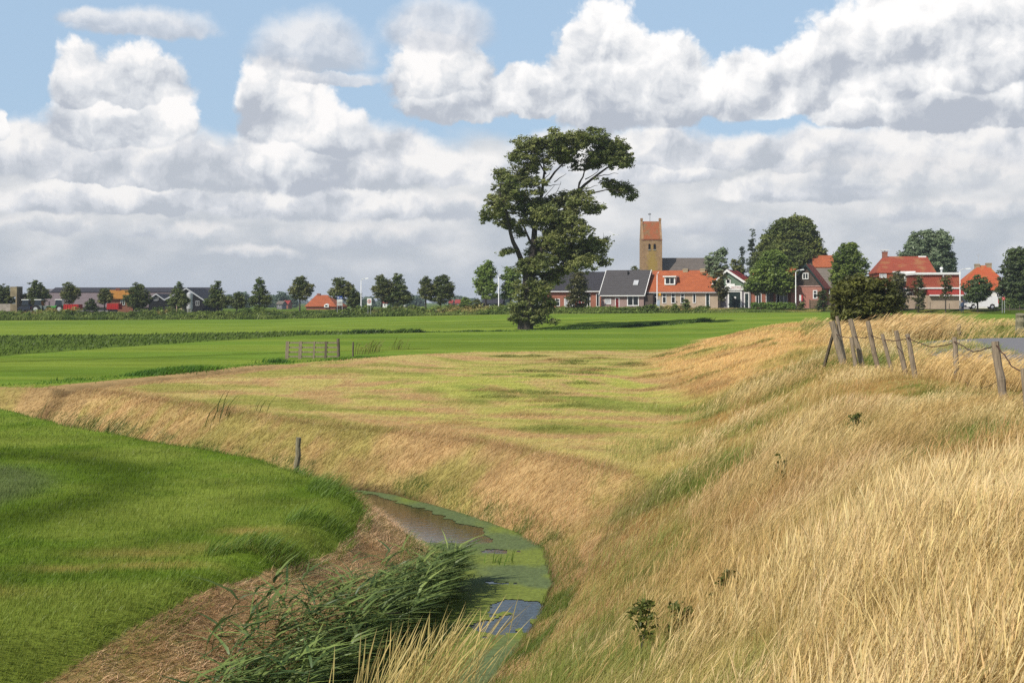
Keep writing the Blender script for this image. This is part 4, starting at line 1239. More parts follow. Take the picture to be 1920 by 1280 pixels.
    for (px, top, w, Y, lab, g) in [(873, 555, 24, 210, 'rounded roadside shrub right of the mid road pair of trees', G_BRT), (893, 559, 22, 209, 'low sprawling shrub left of the bright green tree', G_OLV),
                                    (1286, 560, 18, 196, 'clipped round green shrub under the orange house windows', G_MID), (1265, 570, 14, 195, 'small flat shrub beside the clipped round one', G_MID),
                                    (1541, 540, 24, 186, 'dark leafy shrub at the right corner of the brick gable house', G_DARK), (1217, 571, 40, 196, 'wide low dark shrub before the grey roofed house', G_MID),
                                    (171, 558, 28, 232, 'dark roadside shrub between the two red farm trailers', G_DARK), (1502, 566, 12, 190, 'tiny flowering shrub by the red pump sign', G_OLV)]:
        px_tree('shrub', lab, px, top, w, Y, *g, FULL, cat='shrub', stem_r=.05, dens=16, srad=.28, per=22, leaf=.16)
    # trees on the horizon, far beyond the road
    far = [(392, 549, 26, 520), (428, 551, 24, 560), (455, 547, 30, 540), (527, 547, 24, 600), (510, 553, 30, 640), (545, 553, 24, 620), (668, 543, 20, 420), (690, 556, 24, 640), (727, 555, 40, 700), (775, 556, 40, 760), (768, 560, 16, 560), (858, 556, 36, 760), (935, 552, 50, 620), (880, 561, 40, 800)]
    for i, (px, top, w, Y) in enumerate(far):
        labs = ['far bluish treetop right of the black sheds', 'far bluish tree left of the pale roofed farm', 'far tree mass above the grey distant barn', 'far tree between the pointed tree and the leaning one',
                'low far tree mass by the small red roof', 'far tree just left of the wide orange roof', 'tall grey tree right of the information board', 'far tree behind the speed sign', 'far wood behind the tiny red roofs',
                'far wood behind the tiny white farm', 'dark far tree right of the tiny white farm', 'far wood behind the rounded roadside shrub', 'far wood left of the lone tree trunk', 'faint low wood on the horizon by the shrubs']
        k = Y / 500
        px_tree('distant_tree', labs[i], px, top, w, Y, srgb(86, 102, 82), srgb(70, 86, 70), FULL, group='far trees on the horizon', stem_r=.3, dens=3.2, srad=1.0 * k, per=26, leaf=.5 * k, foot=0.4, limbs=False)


village_trees()


def bank_weeds():
    """Nettles, bramble and long weeds on the bank between the field and the raised road."""
    n = 3400
    px = rng.uniform(-60, 1330, n)
    yr = y_road(px)
    s = rng.random(n)
    Y = yr - 10.5 + 7.0 * s
    X = (px - 960) / F * Y
    lump = fbm(X * .16, Y * .3, 241, 3)
    ok = rng.random(n) < np.interp(px, [0, 900, 1050, 1330], [.34, .40, .6, .5])
    px, Y, X, lump, s = px[ok], Y[ok], X[ok], lump[ok], s[ok]
    hh = np.interp(px, [0, 600, 950, 1100, 1340], [0.95, 0.85, 0.7, 0.42, 0.3]) * (0.35 + 1.1 * sstep(.35, .7, lump))
    cen = np.column_stack([X, Y, height(X, Y) + hh * rng.uniform(.15, 1.0, len(X))])
    c = mix(srgb(84, 104, 44), srgb(122, 138, 66), sstep(.38, .62, fbm(X * .3 + 7, Y * .5, 243, 3)))
    pale = sstep(.60, .70, fbm(X * .11 + 3, Y * .2, 245, 3)) * sstep(.2, .7, s)
    c = mix(c, srgb(188, 168, 108), pale * .7)
    c = c * (1 + rng.uniform(-.2, .2, (len(X), 1)))
    co, q, cc = leaf_cloud(cen, np.full(len(X), .5), 34, .20, c, .7, 2.2)
    H = Heap(); H.add(co, q, np.zeros((0, 3), int), cc)
    n = 60000
    px = rng.uniform(-80, 1560, n); s = rng.random(n); Y = y_road(px) - 11.2 + 8.0 * s; X = (px - 960) / F * Y
    lump = fbm(X * .16, Y * .3, 241, 3)
    c = mix(srgb(92, 112, 48), srgb(130, 144, 72), sstep(.40, .60, fbm(X * .22 + 7, Y * .4, 243, 4)))
    pale = sstep(.58, .68, fbm(X * .09 + 3, Y * .2, 245, 3)) * sstep(.1, .6, s)
    c = mix(c, srgb(196, 176, 116), pale * .7)
    h = np.interp(px, [0, 600, 950, 1100, 1340, 1560], [1.0, 0.9, 0.75, 0.5, 0.35, 0.25]) * (0.4 + 0.9 * sstep(.35, .7, lump)) * rng.uniform(.4, 1.2, n)
    l = h * rng.uniform(-.1, .9, n)
    H.add(*blade_arrays(X, Y, height(X, Y) - .05, h, rng.uniform(.05, .12, n), l, l * rng.uniform(-.6, .6, n), jit(c * .8, n, .25), jit(c * 1.15, n, .25), BL3))
    o = H.build('weeds', tree_m)
    put_props(o, 'rank green weeds covering the bank below the village road', 'weeds', kind='stuff')
    # loose woods far away on the polder
    n = 900
    px = rng.uniform(-700, 2700, n); Y = rng.uniform(1500, 3200, n); X = (px - 960) / F * Y
    cen = np.column_stack([X, Y, 0.6 + rng.uniform(0, 9, n) * sstep(.3, .7, fbm(px * .01, Y * .002, 247, 3))])
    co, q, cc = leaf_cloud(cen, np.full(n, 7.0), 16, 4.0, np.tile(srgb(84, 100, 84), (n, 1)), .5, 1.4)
    o = np_obj('woods', co, q, None, cc, tree_m)
    put_props(o, 'low hazy woods along the far horizon', 'woods', kind='stuff')


bank_weeds()

# ------------------------------------------------------------------ buildings
class MB:
    def __init__(s): s.v = []; s.f = []
    def add(s, v, f):
        n = len(s.v); s.v += [tuple(p) for p in v]; s.f += [tuple(i + n for i in q) for q in f]; return s
    def box(s, x0, y0, z0, x1, y1, z1):
        return s.add([(x0, y0, z0), (x1, y0, z0), (x1, y1, z0), (x0, y1, z0), (x0, y0, z1), (x1, y0, z1), (x1, y1, z1), (x0, y1, z1)],
                     [(0, 3, 2, 1), (4, 5, 6, 7), (0, 1, 5, 4), (1, 2, 6, 5), (2, 3, 7, 6), (3, 0, 4, 7)])
    def prism(s, prof, a, b, axis='x'):
        n = len(prof)
        if axis == 'x': P = [(a, p, q) for p, q in prof] + [(b, p, q) for p, q in prof]
        elif axis == 'y': P = [(p, a, q) for p, q in prof] + [(p, b, q) for p, q in prof]
        else: P = [(p, q, a) for p, q in prof] + [(p, q, b) for p, q in prof]
        return s.add(P, [tuple(range(n))[::-1], tuple(range(n, 2 * n))] + [(i, (i + 1) % n, n + (i + 1) % n, n + i) for i in range(n)])
    def hull(s, bottom, top):
        n = len(bottom)
        return s.add(list(bottom) + list(top), [tuple(range(n))[::-1], tuple(range(n, 2 * n))] + [(i, (i + 1) % n, n + (i + 1) % n, n + i) for i in range(n)])
    def tube(s, pts, r, sides=8):
        pts = np.asarray(pts, float)
        rad = np.full(len(pts), r) if np.isscalar(r) else np.asarray(r, float)
        co, q = tube_arrays(pts, rad, sides)
        n = len(co)
        return s.add([tuple(c) for c in co], [tuple(int(i) for i in k) for k in q] + [tuple(range(sides))[::-1], tuple(range(n - sides, n))])
    def build(s, name, mat, parent=None, smooth=False, bevel=0.0):
        me = bpy.data.meshes.new(name); me.from_pydata(s.v, [], s.f)
        bm = bmesh.new(); bm.from_mesh(me)
        bmesh.ops.recalc_face_normals(bm, faces=bm.faces)
        if bevel: bmesh.ops.bevel(bm, geom=list(bm.edges), offset=bevel, segments=2, affect='EDGES', profile=0.6)
        bm.to_mesh(me); bm.free()
        if smooth: me.polygons.foreach_set('use_smooth', np.ones(len(me.polygons), bool))
        me.materials.append(mat)
        o = bpy.data.objects.new(name, me); SC.collection.objects.link(o)
        if parent: o.parent = parent
        return o


def brick(name, rgb, var=0.25, course=0.0):
    m, nt, N, L, b = nodemat(name)
    tc = N.new('ShaderNodeTexCoord')
    mp = N.new('ShaderNodeMapping'); L.new(tc.outputs['Object'], mp.inputs[0])
    nz = N.new('ShaderNodeTexNoise'); nz.inputs['Scale'].default_value = 0.7; nz.inputs['Detail'].default_value = 8; nz.inputs['Roughness'].default_value = 0.7
    L.new(mp.outputs[0], nz.inputs['Vector'])
    n2 = N.new('ShaderNodeTexNoise'); n2.inputs['Scale'].default_value = 9; n2.inputs['Detail'].default_value = 3
    L.new(mp.outputs[0], n2.inputs['Vector'])
    a = N.new('ShaderNodeMath'); a.operation = 'ADD'; L.new(nz.outputs[0], a.inputs[0]); L.new(n2.outputs[0], a.inputs[1])
    mr = N.new('ShaderNodeMapRange'); mr.inputs[1].default_value = 0.65; mr.inputs[2].default_value = 1.35; mr.inputs[3].default_value = 1 - var; mr.inputs[4].default_value = 1 + var
    L.new(a.outputs[0], mr.inputs[0])
    mx = N.new('ShaderNodeMix'); mx.data_type = 'RGBA'; mx.blend_type = 'MULTIPLY'; mx.inputs[0].default_value = 1
    mx.inputs[6].default_value = (*rgb, 1); L.new(mr.outputs[0], mx.inputs[7])
    L.new(mx.outputs[2], b.inputs['Base Color']); b.inputs['Roughness'].default_value = 0.9; b.inputs['Specular IOR Level'].default_value = 0.15
    return m


def tiles(name, rgb, alt, rows=0.33, axis='z', depth=0.05, lichen=None):
    """Roof tiles: courses that step down the slope, each tile a little different."""
    m, nt, N, L, b = nodemat(name)
    tc = N.new('ShaderNodeTexCoord'); sp = N.new('ShaderNodeSeparateXYZ'); L.new(tc.outputs['Object'], sp.inputs[0])
    def MM(op, a, bb, c=None):
        n = N.new('ShaderNodeMath'); n.operation = op
        for k, v in enumerate((a, bb, c)):
            if v is None: continue
            if isinstance(v, (int, float)): n.inputs[k].default_value = v
            else: L.new(v, n.inputs[k])
        return n.outputs[0]
    course = MM('FRACT', MM('MULTIPLY', sp.outputs['Z'], 1.0 / rows), 0.0)
    across = MM('SINE', MM('MULTIPLY', MM('ADD', sp.outputs['X'], sp.outputs['Y']), 2 * math.pi / 0.30), 0.0)
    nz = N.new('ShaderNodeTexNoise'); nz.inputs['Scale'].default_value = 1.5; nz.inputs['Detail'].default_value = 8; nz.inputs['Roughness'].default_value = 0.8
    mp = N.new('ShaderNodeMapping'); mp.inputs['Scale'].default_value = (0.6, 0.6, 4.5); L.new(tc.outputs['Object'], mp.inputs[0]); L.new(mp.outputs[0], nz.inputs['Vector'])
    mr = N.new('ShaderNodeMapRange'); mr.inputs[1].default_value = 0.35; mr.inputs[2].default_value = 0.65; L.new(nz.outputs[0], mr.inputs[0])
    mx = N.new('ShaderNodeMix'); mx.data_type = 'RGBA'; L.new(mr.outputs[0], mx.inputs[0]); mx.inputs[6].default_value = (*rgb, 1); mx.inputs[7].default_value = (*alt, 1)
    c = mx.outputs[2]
    if lichen is not None:
        n3 = N.new('ShaderNodeTexNoise'); n3.inputs['Scale'].default_value = 0.55; n3.inputs['Detail'].default_value = 7; L.new(tc.outputs['Object'], n3.inputs['Vector'])
        m3 = N.new('ShaderNodeMapRange'); m3.inputs[1].default_value = 0.52; m3.inputs[2].default_value = 0.66; L.new(n3.outputs[0], m3.inputs[0])
        x3 = N.new('ShaderNodeMix'); x3.data_type = 'RGBA'; L.new(m3.outputs[0], x3.inputs[0]); L.new(c, x3.inputs[6]); x3.inputs[7].default_value = (*lichen, 1); c = x3.outputs[2]
    L.new(c, b.inputs['Base Color'])
    h = MM('ADD', course, MM('MULTIPLY', across, 0.25))
    bp = N.new('ShaderNodeBump'); bp.inputs['Strength'].default_value = 1.0; bp.inputs['Distance'].default_value = depth; L.new(h, bp.inputs['Height']); L.new(bp.outputs[0], b.inputs['Normal'])
    b.inputs['Roughness'].default_value = 0.75; b.inputs['Specular IOR Level'].default_value = 0.25
    return m


WHITE = plain('white_paint', (0.80, 0.80, 0.77), 0.5, 0.06, 3)
WHITEWALL = plain('white_render', (0.78, 0.77, 0.74), 0.85, 0.08, 1.5)
DARKWOOD = plain('black_boards', (0.022, 0.023, 0.026), 0.85, 0.35, 2.0, 0.01, stretch=(6, 6, .5), spec=0.1)
BROWNWOOD = plain('brown_boards', (0.085, 0.066, 0.052), 0.8, 0.25, 3.0, 0.01)
GREENWOOD = plain('green_boards', (0.13, 0.19, 0.13), 0.75, 0.15, 3.0, 0.01, stretch=(.6, .6, 6))
GREENDOOR = plain('dark_green_paint', (0.015, 0.030, 0.028), 0.45, 0.15, 2.0)
REDPAINT = plain('red_paint', (0.42, 0.025, 0.022), 0.4, 0.15, 2.0)
DOORRED = plain('dark_red_paint', (0.16, 0.012, 0.012), 0.45, 0.1, 2.0)
GLASS = plain('window_glass', (0.014, 0.017, 0.019), 0.06, 0.3, 1.5, spec=0.6)
CURTAIN = plain('curtained_glass', (0.42, 0.43, 0.44), 0.25, 0.25, 3.0, spec=0.5)
CONCRETE = plain('concrete', (0.34, 0.30, 0.25), 0.9, 0.22, 1.2, 0.01)
STEEL = plain('galvanised_steel', (0.55, 0.56, 0.57), 0.45, 0.12, 2.0, metal=0.3)
LAMPWHITE = plain('lamp_post_paint', (0.74, 0.74, 0.72), 0.5, 0.08, 2.0)
BLACK = plain('black_rubber', (0.012, 0.012, 0.013), 0.7, 0.2, 4.0)
BRICK_PINK = brick('brick_mauve', (0.30, 0.215, 0.19)); BRICK_TAN = brick('brick_tan', (0.42, 0.335, 0.245)); BRICK_RED = brick('brick_red', (0.30, 0.125, 0.085))
BRICK_ROSE = brick('brick_rose', (0.36, 0.17, 0.13)); BRICK_GREY = brick('brick_slate', (0.20, 0.19, 0.205)); BRICK_OLD = brick('brick_yellow', (0.36, 0.29, 0.19))
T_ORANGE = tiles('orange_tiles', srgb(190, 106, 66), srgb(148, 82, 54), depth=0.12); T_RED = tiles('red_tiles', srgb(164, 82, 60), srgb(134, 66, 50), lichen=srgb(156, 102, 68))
T_GREY = tiles('slate_tiles', (0.085, 0.080, 0.082), (0.062, 0.058, 0.060), 0.4); T_DARK = tiles('dark_tiles', (0.048, 0.046, 0.054), (0.032, 0.032, 0.038), 0.4)
T_HIP = tiles('bright_orange_tiles', srgb(192, 96, 58), srgb(166, 80, 50), lichen=srgb(176, 120, 66)); T_CRIM = tiles('crimson_tiles', srgb(158, 60, 50), srgb(138, 50, 44), 0.4)
T_TOWER = tiles('tower_tiles', srgb(172, 98, 58), srgb(138, 82, 52), 0.36, lichen=srgb(132, 104, 70)); T_NAVE = tiles('nave_slates', srgb(118, 108, 100), srgb(92, 86, 82), 0.36)
T_OCHRE = tiles('ochre_tiles', srgb(176, 124, 52), srgb(150, 100, 44), 0.4); T_BARN = tiles('fibre_cement_sheets', srgb(122, 110, 110), srgb(104, 94, 96), 1.2, depth=0.03)
T_BARND = tiles('dark_roof_sheets', (0.055, 0.055, 0.065), (0.04, 0.04, 0.048), 1.2, depth=0.03); T_GREYB = tiles('weathered_grey_sheets', srgb(126, 116, 106), srgb(104, 98, 88), 0.6)


class House:
    """Local frame: x along the front to the right, y into the depth, z up; the front left foot stands on the sight line of px_left."""
    def __init__(s, name, label, cat, px_left, Y, yaw=20.0, zb=None, group=None):
        s.c, s.s = math.cos(math.radians(yaw)), math.sin(math.radians(yaw))
        s.X0 = (px_left - 960) / F * Y; s.Y0 = Y
        s.zb = float(z_road(px_left)) + 0.02 if zb is None else zb
        s.root = thing(name, label, cat, (s.X0, Y, s.zb), -math.radians(yaw), group)
    def x(s, px, y=0.0):
        u = (px - 960) / F
        bx, by = s.X0 + s.s * y, s.Y0 + s.c * y
        return (u * by - bx) / (s.c + u * s.s)
    def z(s, py, x=0.0, y=0.0):
        Yw = s.Y0 - x * s.s + y * s.c
        return CZ - (py - HZ) / F * Yw - s.zb
    def window(s, px0, px1, py0, py1, bars=0, rail=False, y=0.0, fr=0.09, frame=None, glass=None, name='window'):
        x0, x1 = s.x(px0, y), s.x(px1, y); z1, z0 = s.z(py0, x0, y), s.z(py1, x0, y)
        return s.window_m(x0, x1, z0, z1, bars, rail, y, fr, frame, glass, name)
    def window_m(s, x0, x1, z0, z1, bars=0, rail=False, y=0.0, fr=0.09, frame=None, glass=None, name='window'):
        m = MB(); a, b = y - 0.07, y - 0.003
        m.box(x0, a, z0, x0 + fr, b, z1); m.box(x1 - fr, a, z0, x1, b, z1)
        m.box(x0 + fr, a, z1 - fr, x1 - fr, b, z1); m.box(x0 + fr, a - 0.03, z0, x1 - fr, b, z0 + fr)
        for k in range(bars):
            xm = x0 + (x1 - x0) * (k + 1) / (bars + 1); m.box(xm - fr * .4, a + .01, z0 + fr, xm + fr * .4, b - .002, z1 - fr)
        if rail:
            zm = z0 + (z1 - z0) * .62; m.box(x0 + fr, a + .014, zm - fr * .35, x1 - fr, b - .004, zm + fr * .35)
        f = m.build(name, frame or WHITE, s.root)
        MB().box(x0 + fr * .9, y - 0.03, z0 + fr * .9, x1 - fr * .9, y - 0.006, z1 - fr * .9).build('pane', glass or GLASS, f)
        return f
    def door(s, px0, px1, py0, py1, mat, frame=None, y=0.0, fr=0.1, handle=True):
        x0, x1 = s.x(px0, y), s.x(px1, y); z1, z0 = s.z(py0, x0, y), max(0.0, s.z(py1, x0, y))
        d = MB().box(x0 + fr, y - 0.04, z0, x1 - fr, y - 0.004, z1 - fr).build('door', mat, s.root)
        if frame:
            MB().box(x0, y - .08, z0, x0 + fr, y - .005, z1).box(x1 - fr, y - .08, z0, x1, y - .005, z1).box(x0 + fr, y - .08, z1 - fr, x1 - fr, y - .005, z1).build('frame', frame, d)
        if handle: MB().box(x1 - fr - .16, y - .09, z0 + 1.0, x1 - fr - .06, y - .041, z0 + 1.06).build('handle', STEEL, d)
        return d
    def gable_x(s, w, d, he, hr, wall, roof, ov=0.25, eo=0.35, barge=None, x0=0.0, y0=0.0, gut=None, hip=None):
        """Ridge along the front."""
        MB().prism([(y0, 0), (y0 + d, 0), (y0 + d, he), (y0 + d / 2, hr), (y0, he)], x0, x0 + w, 'x').build('wall', wall, s.root)
        sl = (hr - he) / (d / 2); t = 0.16
        a, b = y0 - eo, y0 + d + eo; za = he - sl * eo + .03
        prof = [(a, za), (y0 + d / 2, hr + .03), (b, za), (b, za + t), (y0 + d / 2, hr + .03 + t), (a, za + t)]
        r = MB().prism(prof, x0 - ov, x0 + w + ov, 'x').build('roof', roof, s.root)
        if barge:
            pb = [(a - .03, za - .10), (y0 + d / 2, hr - .07), (b + .03, za - .10), (b + .03, za + t + .03), (y0 + d / 2, hr + t + .07), (a - .03, za + t + .03)]
            for k, xx in enumerate((x0 - ov - .09, x0 + w + ov)):
                MB().prism(pb, xx, xx + .09, 'x').build('barge_board', barge, r)
        if gut: MB().box(x0 - ov, a - .14, za - .07, x0 + w + ov, a - .002, za + .07).build('gutter', gut, r)
        return r
    def gable_y(s, x0, x1, y0, d, he, hr, wall, roof, ov=0.25, eo=0.3, barge=None, apex=None):
        xm = (x0 + x1) / 2 if apex is None else apex
        MB().prism([(x0, 0), (x1, 0), (x1, he), (xm, hr), (x0, he)], y0, y0 + d, 'y').build('wall', wall, s.root)
        t = .16; sl = (hr - he) / (x1 - xm); sL = (hr - he) / (xm - x0)
        prof = [(x0 - eo, he - sL * eo + .03), (xm, hr + .03), (x1 + eo, he - sl * eo + .03), (x1 + eo, he - sl * eo + .03 + t), (xm, hr + .03 + t), (x0 - eo, he - sL * eo + .03 + t)]
        r = MB().prism(prof, y0 - ov, y0 + d + ov, 'y').build('roof', roof, s.root)
        if barge:
            pb = [(p, q + (-.16 if i < 3 else .04)) for i, (p, q) in enumerate(prof)]
            MB().prism(pb, y0 - ov - .08, y0 - ov, 'y').build('barge_board', barge, r)
        return r
    def hip(s, x0, x1, y0, d, he, hr, rx0, rx1, roof, eo=.3, name='roof'):
        t = .12
        b = [(x0 - eo, y0 - eo, he - .1), (x1 + eo, y0 - eo, he - .1), (x1 + eo, y0 + d + eo, he - .1), (x0 - eo, y0 + d + eo, he - .1)]
        ym = y0 + d / 2
        v = b + [(p[0], p[1], p[2] + t) for p in b] + [(rx0, ym, hr), (rx1, ym, hr)]
        f = [(0, 3, 2, 1), (0, 1, 5, 4), (1, 2, 6, 5), (2, 3, 7, 6), (3, 0, 4, 7), (4, 5, 9, 8), (5, 6, 9), (6, 7, 8, 9), (7, 4, 8)]
        return MB().add(v, f).build(name, roof, s.root)
    def chimney(s, parent, x, y, z0, z1, w=.55, mat=None, cap=None):
        c = MB().box(x - w / 2, y - w / 2, z0, x + w / 2, y + w / 2, z1).box(x - w / 2 - .05, y - w / 2 - .05, z1 - .22, x + w / 2 + .05, y + w / 2 + .05, z1 - .06).build('chimney', mat or BRICK_OLD, parent)
        if cap: MB().box(x - w * .8, y - w * .8, z1 + .18, x + w * .8, y + w * .8, z1 + .26).box(x - .05, y - .05, z1 + .001, x + .05, y + .05, z1 + .18).build('cap', cap, c)
        return c


def text_mesh(name, body, size, mat, parent, loc, rot=(math.pi / 2, 0, 0), extrude=0.012):
    cu = bpy.data.curves.new(name, 'FONT'); cu.body = body; cu.size = size; cu.extrude = extrude; cu.align_x = 'CENTER'; cu.align_y = 'CENTER'
    tmp = bpy.data.objects.new(name, cu); SC.collection.objects.link(tmp)
    dg = bpy.context.evaluated_depsgraph_get(); me = bpy.data.meshes.new_from_object(tmp.evaluated_get(dg))
    bpy.data.objects.remove(tmp)
    me.materials.clear(); me.materials.append(mat)
    o = bpy.data.objects.new(name, me); SC.collection.objects.link(o); o.parent = parent; o.location = loc; o.rotation_euler = rot
    return o


def village():
    # dark tiled brick house behind the lone tree
    h = House('brick_house', 'red brick house with dark tiled roof, mostly hidden behind the lone tree', 'house', 1016, 214)
    w = h.x(1127); he = h.z(544); hr = h.z(511, 4)
    r = h.gable_x(w, 7.5, he, hr, BRICK_RED, T_DARK, gut=WHITE)
    h.chimney(r, h.x(1052, 3.7), 3.7, hr - .4, hr + .9, .7, BRICK_RED)
    for a, b in ((1024, 1034), (1041, 1050)): h.window(a, b, 560, 574, rail=True)
    for a, b in ((1058, 1066), (1068, 1078)): h.window(a, b, 557, 575, 0, frame=WHITE, glass=CURTAIN)
    h.window(1096, 1107, 550, 575, 1); h.window(1118, 1124, 550, 575)
    h.door(1084, 1091, 556, 577, DOORRED, WHITE)
    # grey roofed house
    h = House('cottage', 'mauve brick cottage with wide dark grey roof and white trimmed verges', 'house', 1127, 206)
    w = h.x(1207); he = h.z(551, 3); hr = h.z(508.5, 3, 4)
    r = h.gable_x(w, 8.0, he, hr, BRICK_PINK, T_GREY, .22, .35, WHITE, gut=WHITE)
    h.window(1134, 1146, 560, 570, glass=CURTAIN)
    h.window(1176, 1198, 554, 573.5, 1, fr=.13)
    h.window(1178, 1199, 551.6, 554.5, name='window', fr=.05, glass=WHITE)
    h.door(1153.5, 1161.5, 557.5, 577, DOORRED, WHITE)
    MB().tube([(h.x(1177, 3), 3.2, hr - .9), (h.x(1177, 3), 3.2, hr + .05)], .12).build('vent_pipe', BLACK, r)
    xs = h.x(1192, 1.4); zs = he + (hr - he) * (1.4 / 4.0) + .22
    MB().add([(xs - .4, 1.2, zs - .12), (xs + .4, 1.2, zs - .12), (xs + .4, 2.0, zs + .62), (xs - .4, 2.0, zs + .62), (xs - .4, 1.2, zs + .03), (xs + .4, 1.2, zs + .03), (xs + .4, 1.9, zs + .70), (xs - .4, 1.9, zs + .70)],
             [(0, 3, 2, 1), (4, 5, 6, 7), (0, 1, 5, 4), (1, 2, 6, 5), (2, 3, 7, 6), (3, 0, 4, 7)]).build('skylight', STEEL, r)
    MB().box(w + .01, .3, 0, w + 1.4, 2.2, 2.1).build('porch', BROWNWOOD, h.root)
    # orange tiled row house
    h = House('row_house', 'long tan brick row house with bright orange roof and white dormer', 'house', 1215, 205)
    w = h.x(1346); he = h.z(545.5, 5); hr = h.z(509, 6, 4)
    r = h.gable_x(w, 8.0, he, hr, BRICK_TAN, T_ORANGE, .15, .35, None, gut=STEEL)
    for a, b in ((1225.5, 1233), (1242, 1249.5), (1258.5, 1266.5), (1276, 1283.5)): h.window(a, b, 549.5, 568.5, rail=True)
    h.window(1299, 1305, 549.5, 568)
    h.door(1323, 1331, 549, 577, GREENDOOR, WHITE)
    for px, top in ((1318, 505), (1286, 505)): h.chimney(r, h.x(px, 4), 4, hr - .5, hr + .45, .8, BRICK_OLD)
    # dormer
    x0, x1 = h.x(1246.5, 1.0), h.x(1266.5, 1.0); z0, z1 = h.z(534, 3, 1.0), h.z(519.5, 3, 1.0)
    dm = MB().box(x0, 0.75, z0, x1, 3.4, z1).build('dormer', WHITE, r)
    MB().box(x0 - .22, .5, z1 + .004, x1 + .22, 3.6, z1 + .18).build('dormer_roof', WHITE, dm)
    xm = (x0 + x1) / 2
    MB().box(x0 + .22, .715, z0 + .22, xm - .06, .745, z1 - .12).box(xm + .06, .715, z0 + .22, x1 - .22, .745, z1 - .12).build('pane', GLASS, dm)
    # workshop
    h = House('workshop', 'green gabled workshop with crimson roof and white sign over a dark door', 'workshop', 1333, 203)
    x1 = h.x(1407.5); xa = h.x(1363.5); he = h.z(537, 4); hr = h.z(507.5, 3)
    z2 = h.z(544.5, 3)
    MB().box(0, 0.0, 0, x1, 9.0, z2).build('wall', BRICK_GREY, h.root)
    MB().prism([(0, z2 + .002), (x1, z2 + .002), (x1, he), (xa, hr), (0, he)], 0.02, 9.0, 'y').build('gable', GREENWOOD, h.root)
    t = .16; sl = (hr - he) / (x1 - xa); sL = (hr - he) / xa
    prof = [(-.35, he - sL * .35 + .03), (xa, hr + .03), (x1 + .35, he - sl * .35 + .03), (x1 + .35, he - sl * .35 + .19), (xa, hr + .19), (-.35, he - sL * .35 + .19)]
    r = MB().prism(prof, -.3, 9.3, 'y').build('roof', T_CRIM, h.root)
    MB().prism([(p, q + (-.18 if i < 3 else .05)) for i, (p, q) in enumerate(prof)], -.40, -.302, 'y').build('barge_board', WHITE, r)
    h.window(1361, 1370, 522.5, 532.5, fr=.14)
    a, b = h.x(1353), h.x(1404); zz0, zz1 = h.z(544, 3), h.z(535.5, 3)
    sg = MB().box(a, -.22, zz0, b, -.03, zz1).box(h.x(1363), -.14, zz1 + .002, h.x(1378), -.03, zz1 + .30).build('sign', WHITE, h.root)
    text_mesh('lettering', "BEDRIJF", .52, plain('sign_letters', (0.40, 0.22, 0.22), .6, .1, 3), sg, (h.x(1382), -.225, (zz0 + zz1) / 2 + .02))
    d = h.door(1364.5, 1391, 544.8, 577, GREENDOOR, WHITE, fr=.22, handle=False)
    cx_, cz_ = h.x(1378.5), h.z(558, 3)
    MB().tube([(cx_, -.09, cz_), (cx_, -.041, cz_)], .17, 14).build('emblem', WHITE, d)
    h.door(1395.5, 1405, 548.5, 577, GREENDOOR, WHITE, fr=.13)
    cx_, cz_ = h.x(1360), h.z(557, 3)
    MB().tube([(cx_, -.06, cz_), (cx_, -.004, cz_)], .16, 14).build('wall_lamp', WHITE, h.root)
    # brick house under the leafy tree
    h = House('brick_house', 'red brick house with dark boarded gable and large front windows', 'house', 1408, 201)
    w = h.x(1484); he = h.z(541, 4); hr = h.z(503, 4, 4)
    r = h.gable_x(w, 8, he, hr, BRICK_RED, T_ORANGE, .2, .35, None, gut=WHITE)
    h.window(1417, 1428, 549, 570, 1); h.window(1436, 1446, 549, 573, 0); h.window(1455, 1477, 548, 572, 2, fr=.12)
    xw0, xw1 = h.x(1483, -1.5), h.x(1541, -1.5); xa = (xw0 + xw1) / 2 - .1; h2e = h.z(536, 6, -1.5); h2r = h.z(497, 6, -1.5)
    MB().box(xw0, -1.5, 0, xw1, 8, h2e).build('wall', BRICK_ROSE, h.root)
    MB().prism([(xw0, h2e + .002), (xw1, h2e + .002), (xa, h2r)], -1.48, 8, 'y').build('gable', BROWNWOOD, h.root)
    MB().box(xw0 - .02, -1.58, h2e - .10, xw1 + .02, -1.5 - .003, h2e + .03).build('band', plain('pink_band', (.5, .3, .26), .8), h.root)
    sl = (h2r - h2e) / (xw1 - xa); sL = (h2r - h2e) / (xa - xw0)
    prof = [(xw0 - .4, h2e - sL * .4 + .03), (xa, h2r + .03), (xw1 + .4, h2e - sl * .4 + .03), (xw1 + .4, h2e - sl * .4 + .2), (xa, h2r + .2), (xw0 - .4, h2e - sL * .4 + .2)]
    r2 = MB().prism(prof, -1.8, 8.2, 'y').build('roof', T_RED, h.root)
    MB().prism([(p, q + (-.2 if i < 3 else .04)) for i, (p, q) in enumerate(prof)], -1.9, -1.802, 'y').build('barge_board', GREENDOOR, r2)
    h.window(1504.5, 1516, 511.5, 523.5, 1, y=-1.5, fr=.12); h.window(1524.3, 1532.5, 544, 560, rail=True, y=-1.5, fr=.12)
    # old barn behind: grey lower roof, orange upper roof
    h = House('barn', 'big barn with weathered grey lower roof and orange upper roof behind the brick gable', 'barn', 1519, 222, 10)
    w = h.x(1600); z0, z1, z2, z3 = 0, h.z(538, 3), h.z(504.5, 3, 4), h.z(481, 3, 8)
    MB().prism([(0, 0), (15, 0), (15, z1), (11, z2), (7.5, z3), (4, z2), (0, z1)], 0, w, 'x').build('wall', BROWNWOOD, h.root)
    MB().prism([(-.4, z1 - .3), (4, z2 + .03), (4, z2 + .2), (-.4, z1 - .1)], -.3, w + .3, 'x').build('roof', T_GREYB, h.root)
